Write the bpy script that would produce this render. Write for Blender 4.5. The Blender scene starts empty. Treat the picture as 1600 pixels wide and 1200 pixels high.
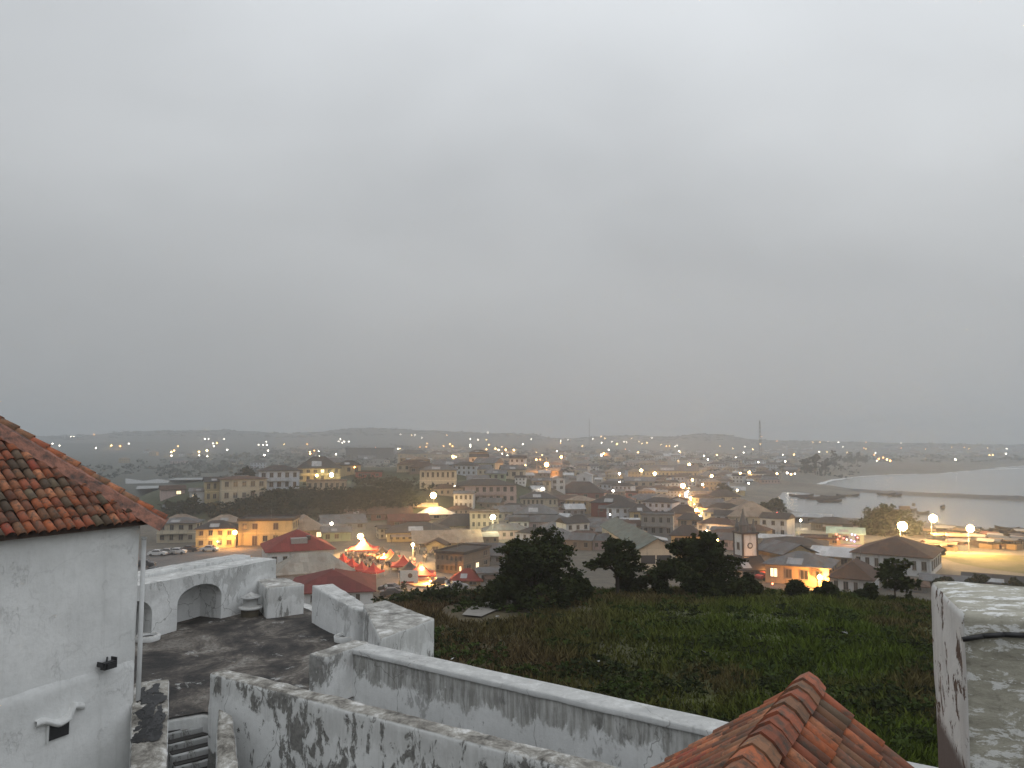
import bpy, bmesh, math, random
import numpy as np
from mathutils import Vector, Matrix, noise as mnoise
R = math.radians
random.seed(7); rng = np.random.default_rng(7)
SC = bpy.context.scene
COL = SC.collection

# ------------------------------------------------------------------ camera
CAMZ, PITCH, F = 30.0, R(4.506), 1180.0
cam_d = bpy.data.cameras.new('camera'); cam = bpy.data.objects.new('camera', cam_d); COL.objects.link(cam)
cam.location = (0, 0, CAMZ); cam.rotation_euler = (math.pi/2 + PITCH, 0, 0)
cam_d.sensor_width = 36; cam_d.lens = 36*F/1600; cam_d.clip_start = .1; cam_d.clip_end = 20000
SC.camera = cam
# ------------------------------------------------------------------ overcast dusk sky
W = bpy.data.worlds.new('World'); SC.world = W; W.use_nodes = True
nt = W.node_tree; nt.nodes.clear(); L = nt.links.new
def N(t, **k):
    n = nt.nodes.new(t)
    for a, b in k.items(): setattr(n, a, b)
    return n
def mth(op, a, b=None, clamp=False):
    n = N('ShaderNodeMath', operation=op, use_clamp=clamp)
    for i, v in enumerate((a, b)):
        if v is None: continue
        if isinstance(v, (int, float)): n.inputs[i].default_value = v
        else: L(v, n.inputs[i])
    return n.outputs[0]
tc = N('ShaderNodeTexCoord'); sep = N('ShaderNodeSeparateXYZ'); L(tc.outputs['Generated'], sep.inputs[0])
zc = mth('MAXIMUM', sep.outputs[2], 0.0)
lum = mth('MULTIPLY', mth('MULTIPLY', mth('ADD', mth('MULTIPLY', zc, 2.05), 1.0), 0.305), mth('ADD', mth('MULTIPLY', sep.outputs[0], .12), 1.0))      # overcast sky: zenith three times the horizon
den = mth('ADD', zc, .55)
cmb = N('ShaderNodeCombineXYZ'); L(mth('DIVIDE', sep.outputs[0], den), cmb.inputs[0]); L(mth('DIVIDE', sep.outputs[1], den), cmb.inputs[1])
def cloud(scale, det, rough, off):
    mp = N('ShaderNodeMapping'); L(cmb.outputs[0], mp.inputs[0]); mp.inputs['Location'].default_value = off
    mp.inputs['Rotation'].default_value = (0, 0, .5); mp.inputs['Scale'].default_value = (1, 1.5, 1)
    n = N('ShaderNodeTexNoise'); L(mp.outputs[0], n.inputs['Vector'])
    n.inputs['Scale'].default_value = scale; n.inputs['Detail'].default_value = det; n.inputs['Roughness'].default_value = rough
    n.inputs['Distortion'].default_value = .3
    return n.outputs['Fac']
c1 = cloud(1.5, 3, .45, (2.3, 7.1, 0)); c2 = cloud(4.2, 4, .5, (9.0, 1.0, 0))
cl = mth('ADD', mth('MULTIPLY', mth('SUBTRACT', c1, .5), .55), mth('MULTIPLY', mth('SUBTRACT', c2, .5), .16))
cl = mth('MULTIPLY', cl, mth('MULTIPLY', zc, 3.2, True))
fac = mth('MULTIPLY', lum, mth('ADD', cl, 1.0))
ramp = N('ShaderNodeValToRGB'); L(mth('ADD', mth('MULTIPLY', zc, 1.6), mth('MULTIPLY', mth('SUBTRACT', .5, c1), .5), True), ramp.inputs[0])
ramp.color_ramp.elements[0].color = (.965, .995, 1.01, 1); ramp.color_ramp.elements[1].color = (.94, .985, 1.035, 1)
mx = N('ShaderNodeVectorMath', operation='SCALE'); L(ramp.outputs[0], mx.inputs[0]); L(fac, mx.inputs['Scale'])
bg = N('ShaderNodeBackground'); L(mx.outputs[0], bg.inputs[0]); bg.inputs[1].default_value = 1.0
wo = N('ShaderNodeOutputWorld'); L(bg.outputs[0], wo.inputs[0])
sl = bpy.data.lights.new('sun', 'SUN'); so = bpy.data.objects.new('sun', sl); COL.objects.link(so)
sl.energy = .22; sl.angle = R(60); sl.color = (1, .98, .95); so.rotation_euler = (R(38), 0, R(25)); so.location = (0, 0, 120)
vs = SC.view_settings
vs.view_transform = 'Standard'; vs.look = 'None'; vs.exposure = .2; vs.gamma = 1; vs.use_curve_mapping = False
cy = SC.cycles
cy.use_denoising = True
try: cy.denoiser = 'OPENIMAGEDENOISE'
except Exception: pass
cy.max_bounces = 5; cy.diffuse_bounces = 3; cy.glossy_bounces = 2; cy.volume_bounces = 1; cy.transparent_max_bounces = 6
cy.sample_clamp_indirect = 3; cy.caustics_reflective = False; cy.caustics_refractive = False

# ------------------------------------------------------------------ pixel rays of the 1600x1200 photograph
def ray(px, py):
    a = (px-800)/F; b = -(py-600)/F; c, s = math.cos(PITCH), math.sin(PITCH)
    return Vector((a, c-b*s, s+b*c))
def PZ(px, py, z):
    d = ray(px, py); t = (z-CAMZ)/d.z; return Vector((d.x*t, d.y*t, z))
def PD(px, py, y):
    d = ray(px, py); t = y/d.y; return Vector((d.x*t, y, CAMZ+d.z*t))

# ------------------------------------------------------------------ terrain
coast_px = [(1640,838),(1600,834),(1560,829),(1490,822),(1440,816),(1390,815),(1340,813),(1290,806),(1240,800),(1216,790),(1214,778),
            (1222,768),(1252,769),(1275,773),(1300,776),(1330,777),(1342,772),(1338,765),(1300,759),(1276,757),(1300,750),(1345,744.5),(1400,741.5),(1470,740),(1510,736),(1545,732),(1600,728),(1650,725)]
COAST = np.array([PZ(x, y, 0).xy[:] for x, y in coast_px] + [(2600, 1500), (2600, 200)])
SKYL = [(-400,690),(0,684),(70,682),(150,680),(180,676),(250,673),(350,672),(400,675),(450,678),(500,675),(550,669),(600,670),(650,672),(700,674),(750,676),(830,679),(870,686),(900,685),
        (950,681),(1000,681),(1050,683),(1090,678),(1130,678),(1170,686),(1210,688),(1300,690),(1400,692),(1500,694),(1600,695),(2000,697)]
RX = np.array([(x-800)/F*2300 for x, y in SKYL]); RZ = np.array([30+(693-y)/F*2300 for x, y in SKYL])
def sstep(a, b, x):
    t = np.clip((x-a)/(b-a), 0, 1); return t*t*(3-2*t)
def coast(x, y):
    inside = np.zeros(x.shape, bool); dist = np.full(x.shape, 1e9); n = len(COAST)
    for i in range(n):
        ax, ay = COAST[i]; bx, by = COAST[(i+1) % n]
        dx, dy = bx-ax, by-ay
        t = np.clip(((x-ax)*dx+(y-ay)*dy)/(dx*dx+dy*dy), 0, 1)
        dist = np.minimum(dist, np.hypot(x-ax-t*dx, y-ay-t*dy))
        if abs(dy) > 1e-9:
            c = ((ay > y) != (by > y)) & (x < (y-ay)*dx/dy+ax); inside ^= c
    return inside, dist
def fnoise(x, y, s, seed=0):
    v = 0
    for k, (a, b, c) in enumerate([(1, .37, 0), (.61, -.83, 1.7), (-.45, .9, 4.1), (1.31, 1.07, 2.2)]):
        v = v + np.sin((a*x+b*y)/s*(1+.7*k)+c+seed*1.3)*np.cos((b*x-a*y)/s*(1.1+.5*k)+2*c+seed)/(1+.6*k)
    return v*.45
def HT(x, y):
    x = np.asarray(x, float); y = np.asarray(y, float)
    z = 3 + 12*sstep(520, 1500, y)*(1-sstep(100, 420, x))
    # wooded rise with houses, left of the town centre
    t1 = (np.abs(x+78)/88)**3+(np.abs(y-338)/78)**3
    t2 = (np.abs(x+42)/82)**3+(np.abs(y-395)/62)**3
    z = z + 10.5*sstep(1, .25, t1) 
    z = np.maximum(z, 3+14*sstep(1, .2, t2))
    # far ridge
    rz = np.interp(x*2300/np.maximum(y, 900), RX, RZ)
    g = np.exp(-((y-2300)/430)**2)
    g2 = np.exp(-((y-1650)/200)**2)
    far = (rz+2.2*fnoise(x, y, 90)+1.4*fnoise(x, y, 37, 3)-z)*g
    z = z + np.maximum(far, 0)
    z = z + np.maximum(0, (8+7*fnoise(x, y, 260, 5))*g2*(1-sstep(100, 500, x)))
    z = np.where(y > 2300, np.maximum(z, 25), z) 
    # coast
    ins, d = coast(x, y)
    z = np.where(ins, -np.minimum(3, d*.08), z*np.minimum(1, .06+d/26))
    # castle hill
    r = np.hypot(x-10, y-20)
    zh = 20.5-.005*np.maximum(r-20, 0)**2
    zl = 20.5-.005*45**2-.45*(r-65)
    zh = np.where(r > 65, zl, zh)+.22*fnoise(x, y, 7, 1)+.1*fnoise(x, y, 2.7, 2)
    k = 2.5
    m = np.where(r < 130, np.logaddexp(zh/k*1.0, z/k)*k, z)
    return np.where(r < 95, m, z+(m-z)*(1-sstep(95, 130, r)))
def H(x, y): return float(HT(np.array([x]), np.array([y]))[0])
TS = np.concatenate([np.arange(14, 200, .8), 200*1.006**np.arange(0, 480)])
def hit(px, py, off=0.0):
    d = ray(px, py); t = (TS[TS > 112] if off else TS)/d.y
    zz = HT(d.x*t, d.y*t)+off
    below = np.nonzero(CAMZ+d.z*t < zz)[0]
    below = below[below > 0] if not off else below
    if len(below) == 0: return PD(px, py, 2200)
    i = max(1, below[0]); tt = np.linspace(t[i-1], t[i], 40); zz = HT(d.x*tt, d.y*tt)+off
    k = int(np.argmax(CAMZ+d.z*tt < zz)); b = float(tt[k])
    return Vector((d.x*b, d.y*b, CAMZ+d.z*b))

# ------------------------------------------------------------------ materials
def newmat(name):
    m = bpy.data.materials.new(name); m.use_nodes = True; t = m.node_tree
    return m, t, t.nodes['Principled BSDF']
class G:
    def __init__(s, t): s.t = t
    def n(s, typ, **k):
        o = s.t.nodes.new(typ)
        for a, b in k.items(): setattr(o, a, b)
        return o
    def l(s, a, b): s.t.links.new(a, b)
    def m(s, op, a, b=None, c=None, clamp=False):
        o = s.n('ShaderNodeMath', operation=op, use_clamp=clamp)
        for i, v in enumerate((a, b, c)):
            if v is None: continue
            if isinstance(v, (int, float)): o.inputs[i].default_value = v
            else: s.l(v, o.inputs[i])
        return o.outputs[0]
    def noise(s, vec, scale, det=4, rough=.55, dist=0, vscale=None, loc=None):
        if vscale or loc:
            mp = s.n('ShaderNodeMapping'); s.l(vec, mp.inputs[0])
            if vscale: mp.inputs['Scale'].default_value = vscale
            if loc: mp.inputs['Location'].default_value = loc
            vec = mp.outputs[0]
        o = s.n('ShaderNodeTexNoise'); s.l(vec, o.inputs['Vector'])
        o.inputs['Scale'].default_value = scale; o.inputs['Detail'].default_value = det
        o.inputs['Roughness'].default_value = rough; o.inputs['Distortion'].default_value = dist
        return o.outputs['Fac']
    def ramp(s, f, *st):
        o = s.n('ShaderNodeValToRGB'); s.l(f, o.inputs[0]); e = o.color_ramp.elements
        while len(e) < len(st): e.new(.5)
        for i, (p, c) in enumerate(st):
            e[i].position = p; e[i].color = c if len(c) == 4 else (*c, 1)
        return o.outputs[0]
    def step(s, f, a, b):
        o = s.n('ShaderNodeMapRange', interpolation_type='SMOOTHSTEP'); s.l(f, o.inputs[0])
        o.inputs[1].default_value = a; o.inputs[2].default_value = b
        return o.outputs[0]
    def mix(s, f, a, b, bt='MIX'):
        o = s.n('ShaderNodeMix', data_type='RGBA', blend_type=bt)
        for sk, v in ((0, f), (6, a), (7, b)):
            if isinstance(v, (int, float)): o.inputs[sk].default_value = v
            elif isinstance(v, tuple): o.inputs[sk].default_value = v if len(v) == 4 else (*v, 1)
            else: s.l(v, o.inputs[sk])
        return o.outputs[2]
    def bump(s, h, p, strength=.4, dist=.02):
        o = s.n('ShaderNodeBump'); o.inputs['Strength'].default_value = strength; o.inputs['Distance'].default_value = dist
        s.l(h, o.inputs['Height']); s.l(o.outputs[0], p.inputs['Normal'])
CACHE = {}
def cached(f):
    def g(*a):
        k = (f.__name__,)+a
        if k not in CACHE: CACHE[k] = f(*a)
        return CACHE[k]
    return g
@cached
def flat(name, c, rough=.8, metal=0.0):
    m, t, p = newmat(name); g = G(t)
    o = g.n('ShaderNodeTexCoord').outputs['Object']
    f = g.noise(o, 3.0, 3)
    g.l(g.mix(f, tuple(v*.75 for v in c), tuple(min(1, v*1.2) for v in c)), p.inputs['Base Color'])
    p.inputs['Roughness'].default_value = rough; p.inputs['Metallic'].default_value = metal
    return m
@cached
def glow(name, c, s):
    m, t, p = newmat(name)
    p.inputs['Base Color'].default_value = (.8, .8, .8, 1)
    p.inputs['Emission Color'].default_value = (*c, 1); p.inputs['Emission Strength'].default_value = s
    m.cycles.emission_sampling = 'NONE'
    return m
@cached
def housewall(c):
    m, t, p = newmat('painted_plaster'); g = G(t)
    o = g.n('ShaderNodeTexCoord').outputs['Object']; oi = g.n('ShaderNodeObjectInfo')
    a = g.noise(o, .5, 5, .65); b = g.noise(o, 1.2, 4, .6, 0, (1, 1, .18))
    k = g.m('MULTIPLY', g.step(a, .35, .7), .28); k2 = g.m('MULTIPLY', g.step(b, .52, .72), .42)
    col = g.mix(k, c, tuple(v*.62 for v in c)); col = g.mix(k2, col, (.11, .1, .085))
    v = g.m('ADD', g.m('MULTIPLY', oi.outputs['Random'], .3), .85)
    cc = g.n('ShaderNodeVectorMath', operation='SCALE'); g.l(col, cc.inputs[0]); g.l(v, cc.inputs['Scale'])
    g.l(cc.outputs[0], p.inputs['Base Color']); p.inputs['Roughness'].default_value = .9
    return m
@cached
def sheetroof(c, rust):
    m, t, p = newmat('corrugated_sheet'); g = G(t)
    o = g.n('ShaderNodeTexCoord').outputs['Object']; oi = g.n('ShaderNodeObjectInfo')
    br = g.n('ShaderNodeTexBrick'); g.l(o, br.inputs['Vector'])
    br.inputs['Scale'].default_value = 1.0; br.inputs['Brick Width'].default_value = .9; br.inputs['Row Height'].default_value = 2.2
    br.inputs['Mortar Size'].default_value = .012; br.inputs['Color1'].default_value = (.78, .78, .78, 1); br.inputs['Color2'].default_value = (1.15, 1.15, 1.15, 1)
    br.inputs['Mortar'].default_value = (.6, .6, .6, 1)
    f = g.noise(o, .45, 5, .65); f2 = g.noise(o, 1.6, 5, .7, .4)
    ru = g.m('MULTIPLY', g.step(f, .46, .66), rust)
    col = g.mix(ru, c, (.13, .062, .035)); col = g.mix(g.m('MULTIPLY', g.step(f2, .5, .75), .5), col, tuple(v*.55 for v in c))
    col = g.mix(.85, col, br.outputs['Color'], 'MULTIPLY')
    v = g.m('ADD', g.m('MULTIPLY', oi.outputs['Random'], .35), .8)
    cc = g.n('ShaderNodeVectorMath', operation='SCALE'); g.l(col, cc.inputs[0]); g.l(v, cc.inputs['Scale'])
    g.l(cc.outputs[0], p.inputs['Base Color']); p.inputs['Roughness'].default_value = .85; p.inputs['Specular IOR Level'].default_value = .15
    w = g.n('ShaderNodeTexWave', wave_type='BANDS', bands_direction='X'); g.l(o, w.inputs['Vector']); w.inputs['Scale'].default_value = 1.6
    g.bump(w.outputs['Fac'], p, .35, .04)
    return m
@cached
def limewash(stain, tone, top, band=.15):
    """old whitewashed masonry: object z = 0 at the top of the wall"""
    m, t, p = newmat('whitewashed_masonry'); g = G(t)
    o = g.n('ShaderNodeTexCoord').outputs['Object']; sp = g.n('ShaderNodeSeparateXYZ'); g.l(o, sp.inputs[0])
    geo = g.n('ShaderNodeNewGeometry'); sn = g.n('ShaderNodeSeparateXYZ'); g.l(geo.outputs['Normal'], sn.inputs[0]); z = sp.outputs[2]
    big = g.noise(o, .7, 6, .6); fine = g.noise(o, 9, 5, .65); mid = g.noise(o, 2.4, 6, .68)
    col = g.mix(g.step(big, .3, .72), tuple(v*tone for v in (.82, .83, .825)), tuple(v*tone for v in (.66, .67, .665)))
    col = g.mix(g.m('MULTIPLY', g.step(fine, .45, .75), .22), col, (.5, .5, .48))
    # faint rain streaks everywhere
    rain = g.noise(o, 3.5, 6, .7, .1, (1.6, 1.6, .12)); col = g.mix(g.m('MULTIPLY', g.step(rain, .5, .75), .18+.12*min(1, stain)), col, (.36, .36, .34))
    # grey algae band hanging from the coping with a ragged lower edge
    if band > 0:
        rag = g.m('MULTIPLY', g.m('SUBTRACT', g.noise(o, 1.5, 8, .7, .3, (1, 1, .6)), .5), 2.6)
        bm_ = g.step(g.m('ADD', z, rag), -.72, -.5); st = g.step(g.noise(o, 5, 6, .7, .2, (1.5, 1.5, .16)), .3, .62)
        bc = g.ramp(mid, (.3, (.17, .168, .155)), (.7, (.33, .325, .30)))
        col = g.mix(g.m('MULTIPLY', g.m('MULTIPLY', bm_, g.m('ADD', g.m('MULTIPLY', st, .55), .4)), min(1, band)), col, bc)
    # flaked blotches in clusters, longer than wide
    clu = g.noise(o, .55, 4, .6, .3, None, (4, 2, 1)); bl = g.noise(o, 3.0, 9, .76, .5, (1.25, 1.25, .6), (1, 8, 3))
    k = g.step(g.m('ADD', g.m('MULTIPLY', clu, .75), g.m('MULTIPLY', bl, .8)), .885-.05*stain, .925-.05*stain)
    bcol = g.ramp(fine, (.32, (.075, .073, .068)), (.62, (.21, .205, .19)))
    col = g.mix(g.m('MULTIPLY', k, min(.92, stain)), col, bcol)
    # hairline cracks
    vo = g.n('ShaderNodeTexVoronoi', feature='DISTANCE_TO_EDGE'); ds = g.n('ShaderNodeVectorMath', operation='ADD'); g.l(o, ds.inputs[0])
    nv_ = g.n('ShaderNodeTexNoise'); g.l(o, nv_.inputs['Vector']); nv_.inputs['Scale'].default_value = 2.5; ns_ = g.n('ShaderNodeVectorMath', operation='SCALE'); g.l(nv_.outputs['Color'], ns_.inputs[0]); ns_.inputs['Scale'].default_value = .45; g.l(ns_.outputs[0], ds.inputs[1]); g.l(ds.outputs[0], vo.inputs['Vector']); vo.inputs['Scale'].default_value = .3
    crk = g.m('MULTIPLY', g.m('LESS_THAN', vo.outputs['Distance'], .0028), .5 if stain > 0 else .1)
    col = g.mix(crk, col, (.12, .115, .105))
    up = g.step(sn.outputs[2], .45, .8)
    tp = g.noise(o, 1.8, 9, .74, .4, (1, 1, 1), (7, 0, 0)); tcol = g.ramp(tp, (.36, (.07, .065, .057)), (.46, (.22, .205, .18)), (.54, (.36, .345, .31)), (.62, (.62, .61, .59)))
    col = g.mix(g.m('MULTIPLY', up, top), col, tcol)
    g.l(col, p.inputs['Base Color']); p.inputs['Roughness'].default_value = .95
    g.bump(g.m('ADD', g.m('MULTIPLY', mid, .7), g.m('ADD', g.m('MULTIPLY', fine, .4), g.m('MULTIPLY', k, -.35))), p, .6, .04)
    return m
@cached
def lichen():
    m, t, p = newmat('lichened_plaster'); g = G(t)
    o = g.n('ShaderNodeTexCoord').outputs['Object']
    a = g.noise(o, 4.2, 9, .74, .5, (.55, 1, 2.0)); b = g.noise(o, 8, 9, .76, .3, (.5, 1, 1.7), (3, 1, 0)); c = g.noise(o, 22, 5, .65)
    col = g.ramp(a, (.3, (.17, .155, .125)), (.42, (.33, .315, .26)), (.58, (.45, .43, .36)), (.75, (.34, .32, .28)))
    col = g.mix(g.step(b, .525, .56), col, (.72, .72, .70)); col = g.mix(g.m('MULTIPLY', g.step(c, .55, .75), .5), col, (.12, .11, .09))
    g.l(col, p.inputs['Base Color']); p.inputs['Roughness'].default_value = .95
    g.bump(g.m('ADD', b, g.m('MULTIPLY', c, .4)), p, .6, .012)
    return m
@cached
def flaky():
    m, t, p = newmat('flaking_whitewash'); g = G(t)
    o = g.n('ShaderNodeTexCoord').outputs['Object']; sp = g.n('ShaderNodeSeparateXYZ'); g.l(o, sp.inputs[0])
    a = g.noise(o, 4.6, 9, .7, .5, (1, 1, .85)); c = g.noise(o, 25, 4)
    col = g.mix(g.step(g.noise(o, 3, 5, .6, 0, (1, 1, .3)), .4, .7), (.64, .64, .62), (.47, .465, .45))
    col = g.mix(g.step(a, .545, .57), col, g.ramp(c, (.3, (.05, .03, .022)), (.7, (.14, .09, .065))))
    col = g.mix(g.step(g.m('ADD', sp.outputs[2], g.m('MULTIPLY', a, .25)), -.83, -.95), col, (.12, .095, .085))
    g.l(col, p.inputs['Base Color']); p.inputs['Roughness'].default_value = .95
    g.bump(a, p, .7, -.02)
    return m
@cached
def terrace():
    m, t, p = newmat('weathered_terrace_plaster'); g = G(t)
    o = g.n('ShaderNodeTexCoord').outputs['Object']
    a = g.noise(o, .6, 8, .7, .5, (1, .8, 1)); b = g.noise(o, 1.1, 9, .74, .6, None, (3, 3, 0)); c = g.noise(o, 8, 6, .75)
    col = g.ramp(a, (.40, (.012, .011, .011)), (.48, (.048, .041, .036)), (.55, (.13, .112, .095)), (.64, (.25, .235, .21)))
    col = g.mix(g.step(b, .595, .65), col, (.38, .38, .365)); col = g.mix(g.m('MULTIPLY', g.step(c, .46, .62), .7), col, (.035, .031, .028))
    g.l(col, p.inputs['Base Color']); p.inputs['Roughness'].default_value = .9
    g.bump(g.m('ADD', b, g.m('MULTIPLY', c, .4)), p, .7, .05)
    return m
@cached
def tilemat(i):
    cs = [(.36, .105, .042), (.29, .085, .042), (.19, .07, .038), (.11, .072, .045), (.40, .155, .075), (.24, .115, .06), (.30, .062, .034), (.14, .105, .065)]
    c = cs[i]; m, t, p = newmat('clay_tile'); g = G(t)
    o = g.n('ShaderNodeTexCoord').outputs['Object']; oi = g.n('ShaderNodeObjectInfo')
    ad = g.n('ShaderNodeVectorMath', operation='ADD'); g.l(o, ad.inputs[0])
    sc = g.n('ShaderNodeCombineXYZ'); g.l(g.m('MULTIPLY', oi.outputs['Random'], 50), sc.inputs[0]); g.l(sc.outputs[0], ad.inputs[1])
    a = g.noise(ad.outputs[0], 6, 6, .7); b = g.noise(ad.outputs[0], 18, 4, .6)
    col = g.mix(g.step(a, .42, .68), c, (.085, .062, .045)); col = g.mix(g.m('MULTIPLY', g.step(b, .55, .7), .5), col, tuple(min(1, v*1.5) for v in c))
    v = g.m('ADD', g.m('MULTIPLY', oi.outputs['Random'], .6), .68)
    cc = g.n('ShaderNodeVectorMath', operation='SCALE'); g.l(col, cc.inputs[0]); g.l(v, cc.inputs['Scale'])
    g.l(cc.outputs[0], p.inputs['Base Color']); p.inputs['Roughness'].default_value = .85
    g.bump(b, p, .4, .01)
    return m
@cached
def hipbed():
    m, t, p = newmat('mortared_hip'); g = G(t); o = g.n('ShaderNodeTexCoord').outputs['Object']
    a = g.noise(o, 3.0, 8, .72, .4); b = g.noise(o, 14, 5, .7)
    col = g.ramp(a, (.36, (.07, .06, .055)), (.46, (.20, .105, .08)), (.58, (.36, .165, .115)), (.72, (.27, .15, .12)))
    col = g.mix(g.m('MULTIPLY', g.step(b, .52, .68), .5), col, (.10, .075, .062))
    g.l(col, p.inputs['Base Color']); p.inputs['Roughness'].default_value = .95; g.bump(g.m('ADD', a, g.m('MULTIPLY', b, .5)), p, .8, .05); return m
@cached
def leafmat(c, c2):
    m, t, p = newmat('foliage'); g = G(t)
    o = g.n('ShaderNodeTexCoord').outputs['Object']
    a = g.noise(o, .9, 4, .6); b = g.noise(o, 7, 2)
    col = g.mix(g.step(a, .35, .65), c, c2); col = g.mix(g.m('MULTIPLY', b, .5), col, tuple(v*.4 for v in c))
    g.l(col, p.inputs['Base Color']); p.inputs['Roughness'].default_value = 1; p.inputs['Specular IOR Level'].default_value = .06
    return m
BARK = flat('bark', (.05, .04, .032))
PANE = flat('dark_window_glass', (.028, .03, .034), .25); SHUT = flat('brown_shutter', (.06, .042, .03), .7)
FRAME = flat('window_frame_paint', (.23, .21, .18))
BLACK = flat('black_metal', (.018, .018, .02), .5); STEEL = flat('galvanised_steel', (.2, .2, .2), .5, .3)

# ------------------------------------------------------------------ object helpers
def tag(o, label=None, cat=None, group=None, kind=None):
    if label: o['label'] = label
    if cat: o['category'] = cat
    if group: o['group'] = group
    if kind: o['kind'] = kind
    return o
def link(name, data, parent=None, loc=None, rz=None):
    o = bpy.data.objects.new(name, data); COL.objects.link(o)
    if parent is not None: o.parent = parent
    if loc is not None: o.location = loc
    if rz is not None: o.rotation_euler = (0, 0, rz)
    return o
def empty(name, loc, rz=0):
    o = link(name, None, None, loc, rz); o.empty_display_size = .3; return o
def mesh(name, v, f, *mats, fm=None, smooth=False):
    me = bpy.data.meshes.new(name); me.from_pydata([tuple(a) for a in v], [], f)
    for m in mats: me.materials.append(m)
    if fm is not None: me.polygons.foreach_set('material_index', fm)
    if smooth: me.polygons.foreach_set('use_smooth', [True]*len(me.polygons))
    me.update(); return me
class MB:
    def __init__(s): s.v = []; s.f = []; s.m = []
    def add(s, v, f, mi=0):
        b = len(s.v); s.v += [tuple(a) for a in v]; s.f += [tuple(i+b for i in q) for q in f]; s.m += [mi]*len(f)
    def box(s, x0, x1, y0, y1, z0, z1, mi=0):
        s.add([(x0,y0,z0),(x1,y0,z0),(x1,y1,z0),(x0,y1,z0),(x0,y0,z1),(x1,y0,z1),(x1,y1,z1),(x0,y1,z1)],
              [(0,3,2,1),(4,5,6,7),(0,1,5,4),(1,2,6,5),(2,3,7,6),(3,0,4,7)], mi)
    def tube(s, a, b, r0, r1, n=6, mi=0, cap=True):
        a, b = Vector(a), Vector(b); d = (b-a).normalized(); u = d.orthogonal().normalized(); w = d.cross(u); v = []
        for c, r in ((a, r0), (b, r1)):
            v += [c+r*(math.cos(2*math.pi*i/n)*u+math.sin(2*math.pi*i/n)*w) for i in range(n)]
        f = [(i, (i+1) % n, n+(i+1) % n, n+i) for i in range(n)]
        if cap: f += [tuple(range(n-1, -1, -1)), tuple(range(n, 2*n))]
        s.add(v, f, mi)
    def lathe(s, prof, n=12, c=(0, 0, 0), mi=0):
        v = [(c[0]+r*math.cos(2*math.pi*i/n), c[1]+r*math.sin(2*math.pi*i/n), c[2]+z) for r, z in prof for i in range(n)]
        f = [(k*n+i, k*n+(i+1) % n, (k+1)*n+(i+1) % n, (k+1)*n+i) for k in range(len(prof)-1) for i in range(n)]
        s.add(v, f, mi)
    def me(s, name, *mats, smooth=False): return mesh(name, s.v, s.f, *mats, fm=s.m, smooth=smooth)
    def obj(s, name, mat, parent=None, smooth=False, **k):
        mats = mat if isinstance(mat, tuple) else (mat,)
        return link(name, s.me(name, *mats, smooth=smooth), parent, **k)
def rough(bm, cell, amp, seed=0, bev=.0):
    """cut a closed mesh into cells and make its faces as uneven as hand-laid masonry"""
    if bev: bmesh.ops.bevel(bm, geom=[e for e in bm.edges if e.calc_face_angle(0) > .5], offset=bev, segments=2, affect='EDGES', profile=.6)
    co = [v.co for v in bm.verts]
    for ax in range(3):
        lo = min(c[ax] for c in co); hi = max(c[ax] for c in co); n = int((hi-lo)/cell)
        for i in range(1, n+1):
            pt = [0, 0, 0]; pt[ax] = lo+(hi-lo)*i/(n+1); no = [0, 0, 0]; no[ax] = 1
            bmesh.ops.bisect_plane(bm, geom=bm.verts[:]+bm.edges[:]+bm.faces[:], plane_co=pt, plane_no=no)
    bm.normal_update()
    for v in bm.verts:
        p = v.co*1.3+Vector((seed*3.1, seed*1.7, 0))
        a = mnoise.noise(p)*.6+mnoise.noise(p*3.1)*.4
        v.co += v.normal*a*amp+Vector((0, 0, 1))*mnoise.noise(p*1.9+Vector((5, 5, 5)))*amp*.5
def masonry(name, plan, z0, z1, mat, cell=.3, amp=.03, bev=.05, seed=0, parent=None, tops=None):
    """prism on a plan polygon (counter-clockwise), object origin at its first corner and at its top"""
    ox, oy = plan[0][0], plan[0][1]; oz = z1
    bm = bmesh.new(); n = len(plan)
    b = [bm.verts.new((p[0]-ox, p[1]-oy, z0-oz)) for p in plan]
    t = [bm.verts.new((p[0]-ox, p[1]-oy, (tops[i] if tops else z1)-oz)) for i, p in enumerate(plan)]
    bm.faces.new(b[::-1]); bm.faces.new(t)
    for i in range(n): bm.faces.new((b[i], b[(i+1) % n], t[(i+1) % n], t[i]))
    bmesh.ops.recalc_face_normals(bm, faces=bm.faces[:])
    rough(bm, cell, amp, seed, bev)
    me = bpy.data.meshes.new(name); bm.to_mesh(me); bm.free(); me.materials.append(mat)
    me.polygons.foreach_set('use_smooth', [True]*len(me.polygons))
    o = link(name, me, parent, (ox, oy, oz))
    if parent is not None: o.location = Vector((ox, oy, oz))-parent.location
    return o
def copy_tree(o, parent=None):
    c = o.copy(); COL.objects.link(c); c.parent = parent
    for ch in list(o.children): copy_tree(ch, c)
    return c

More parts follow.
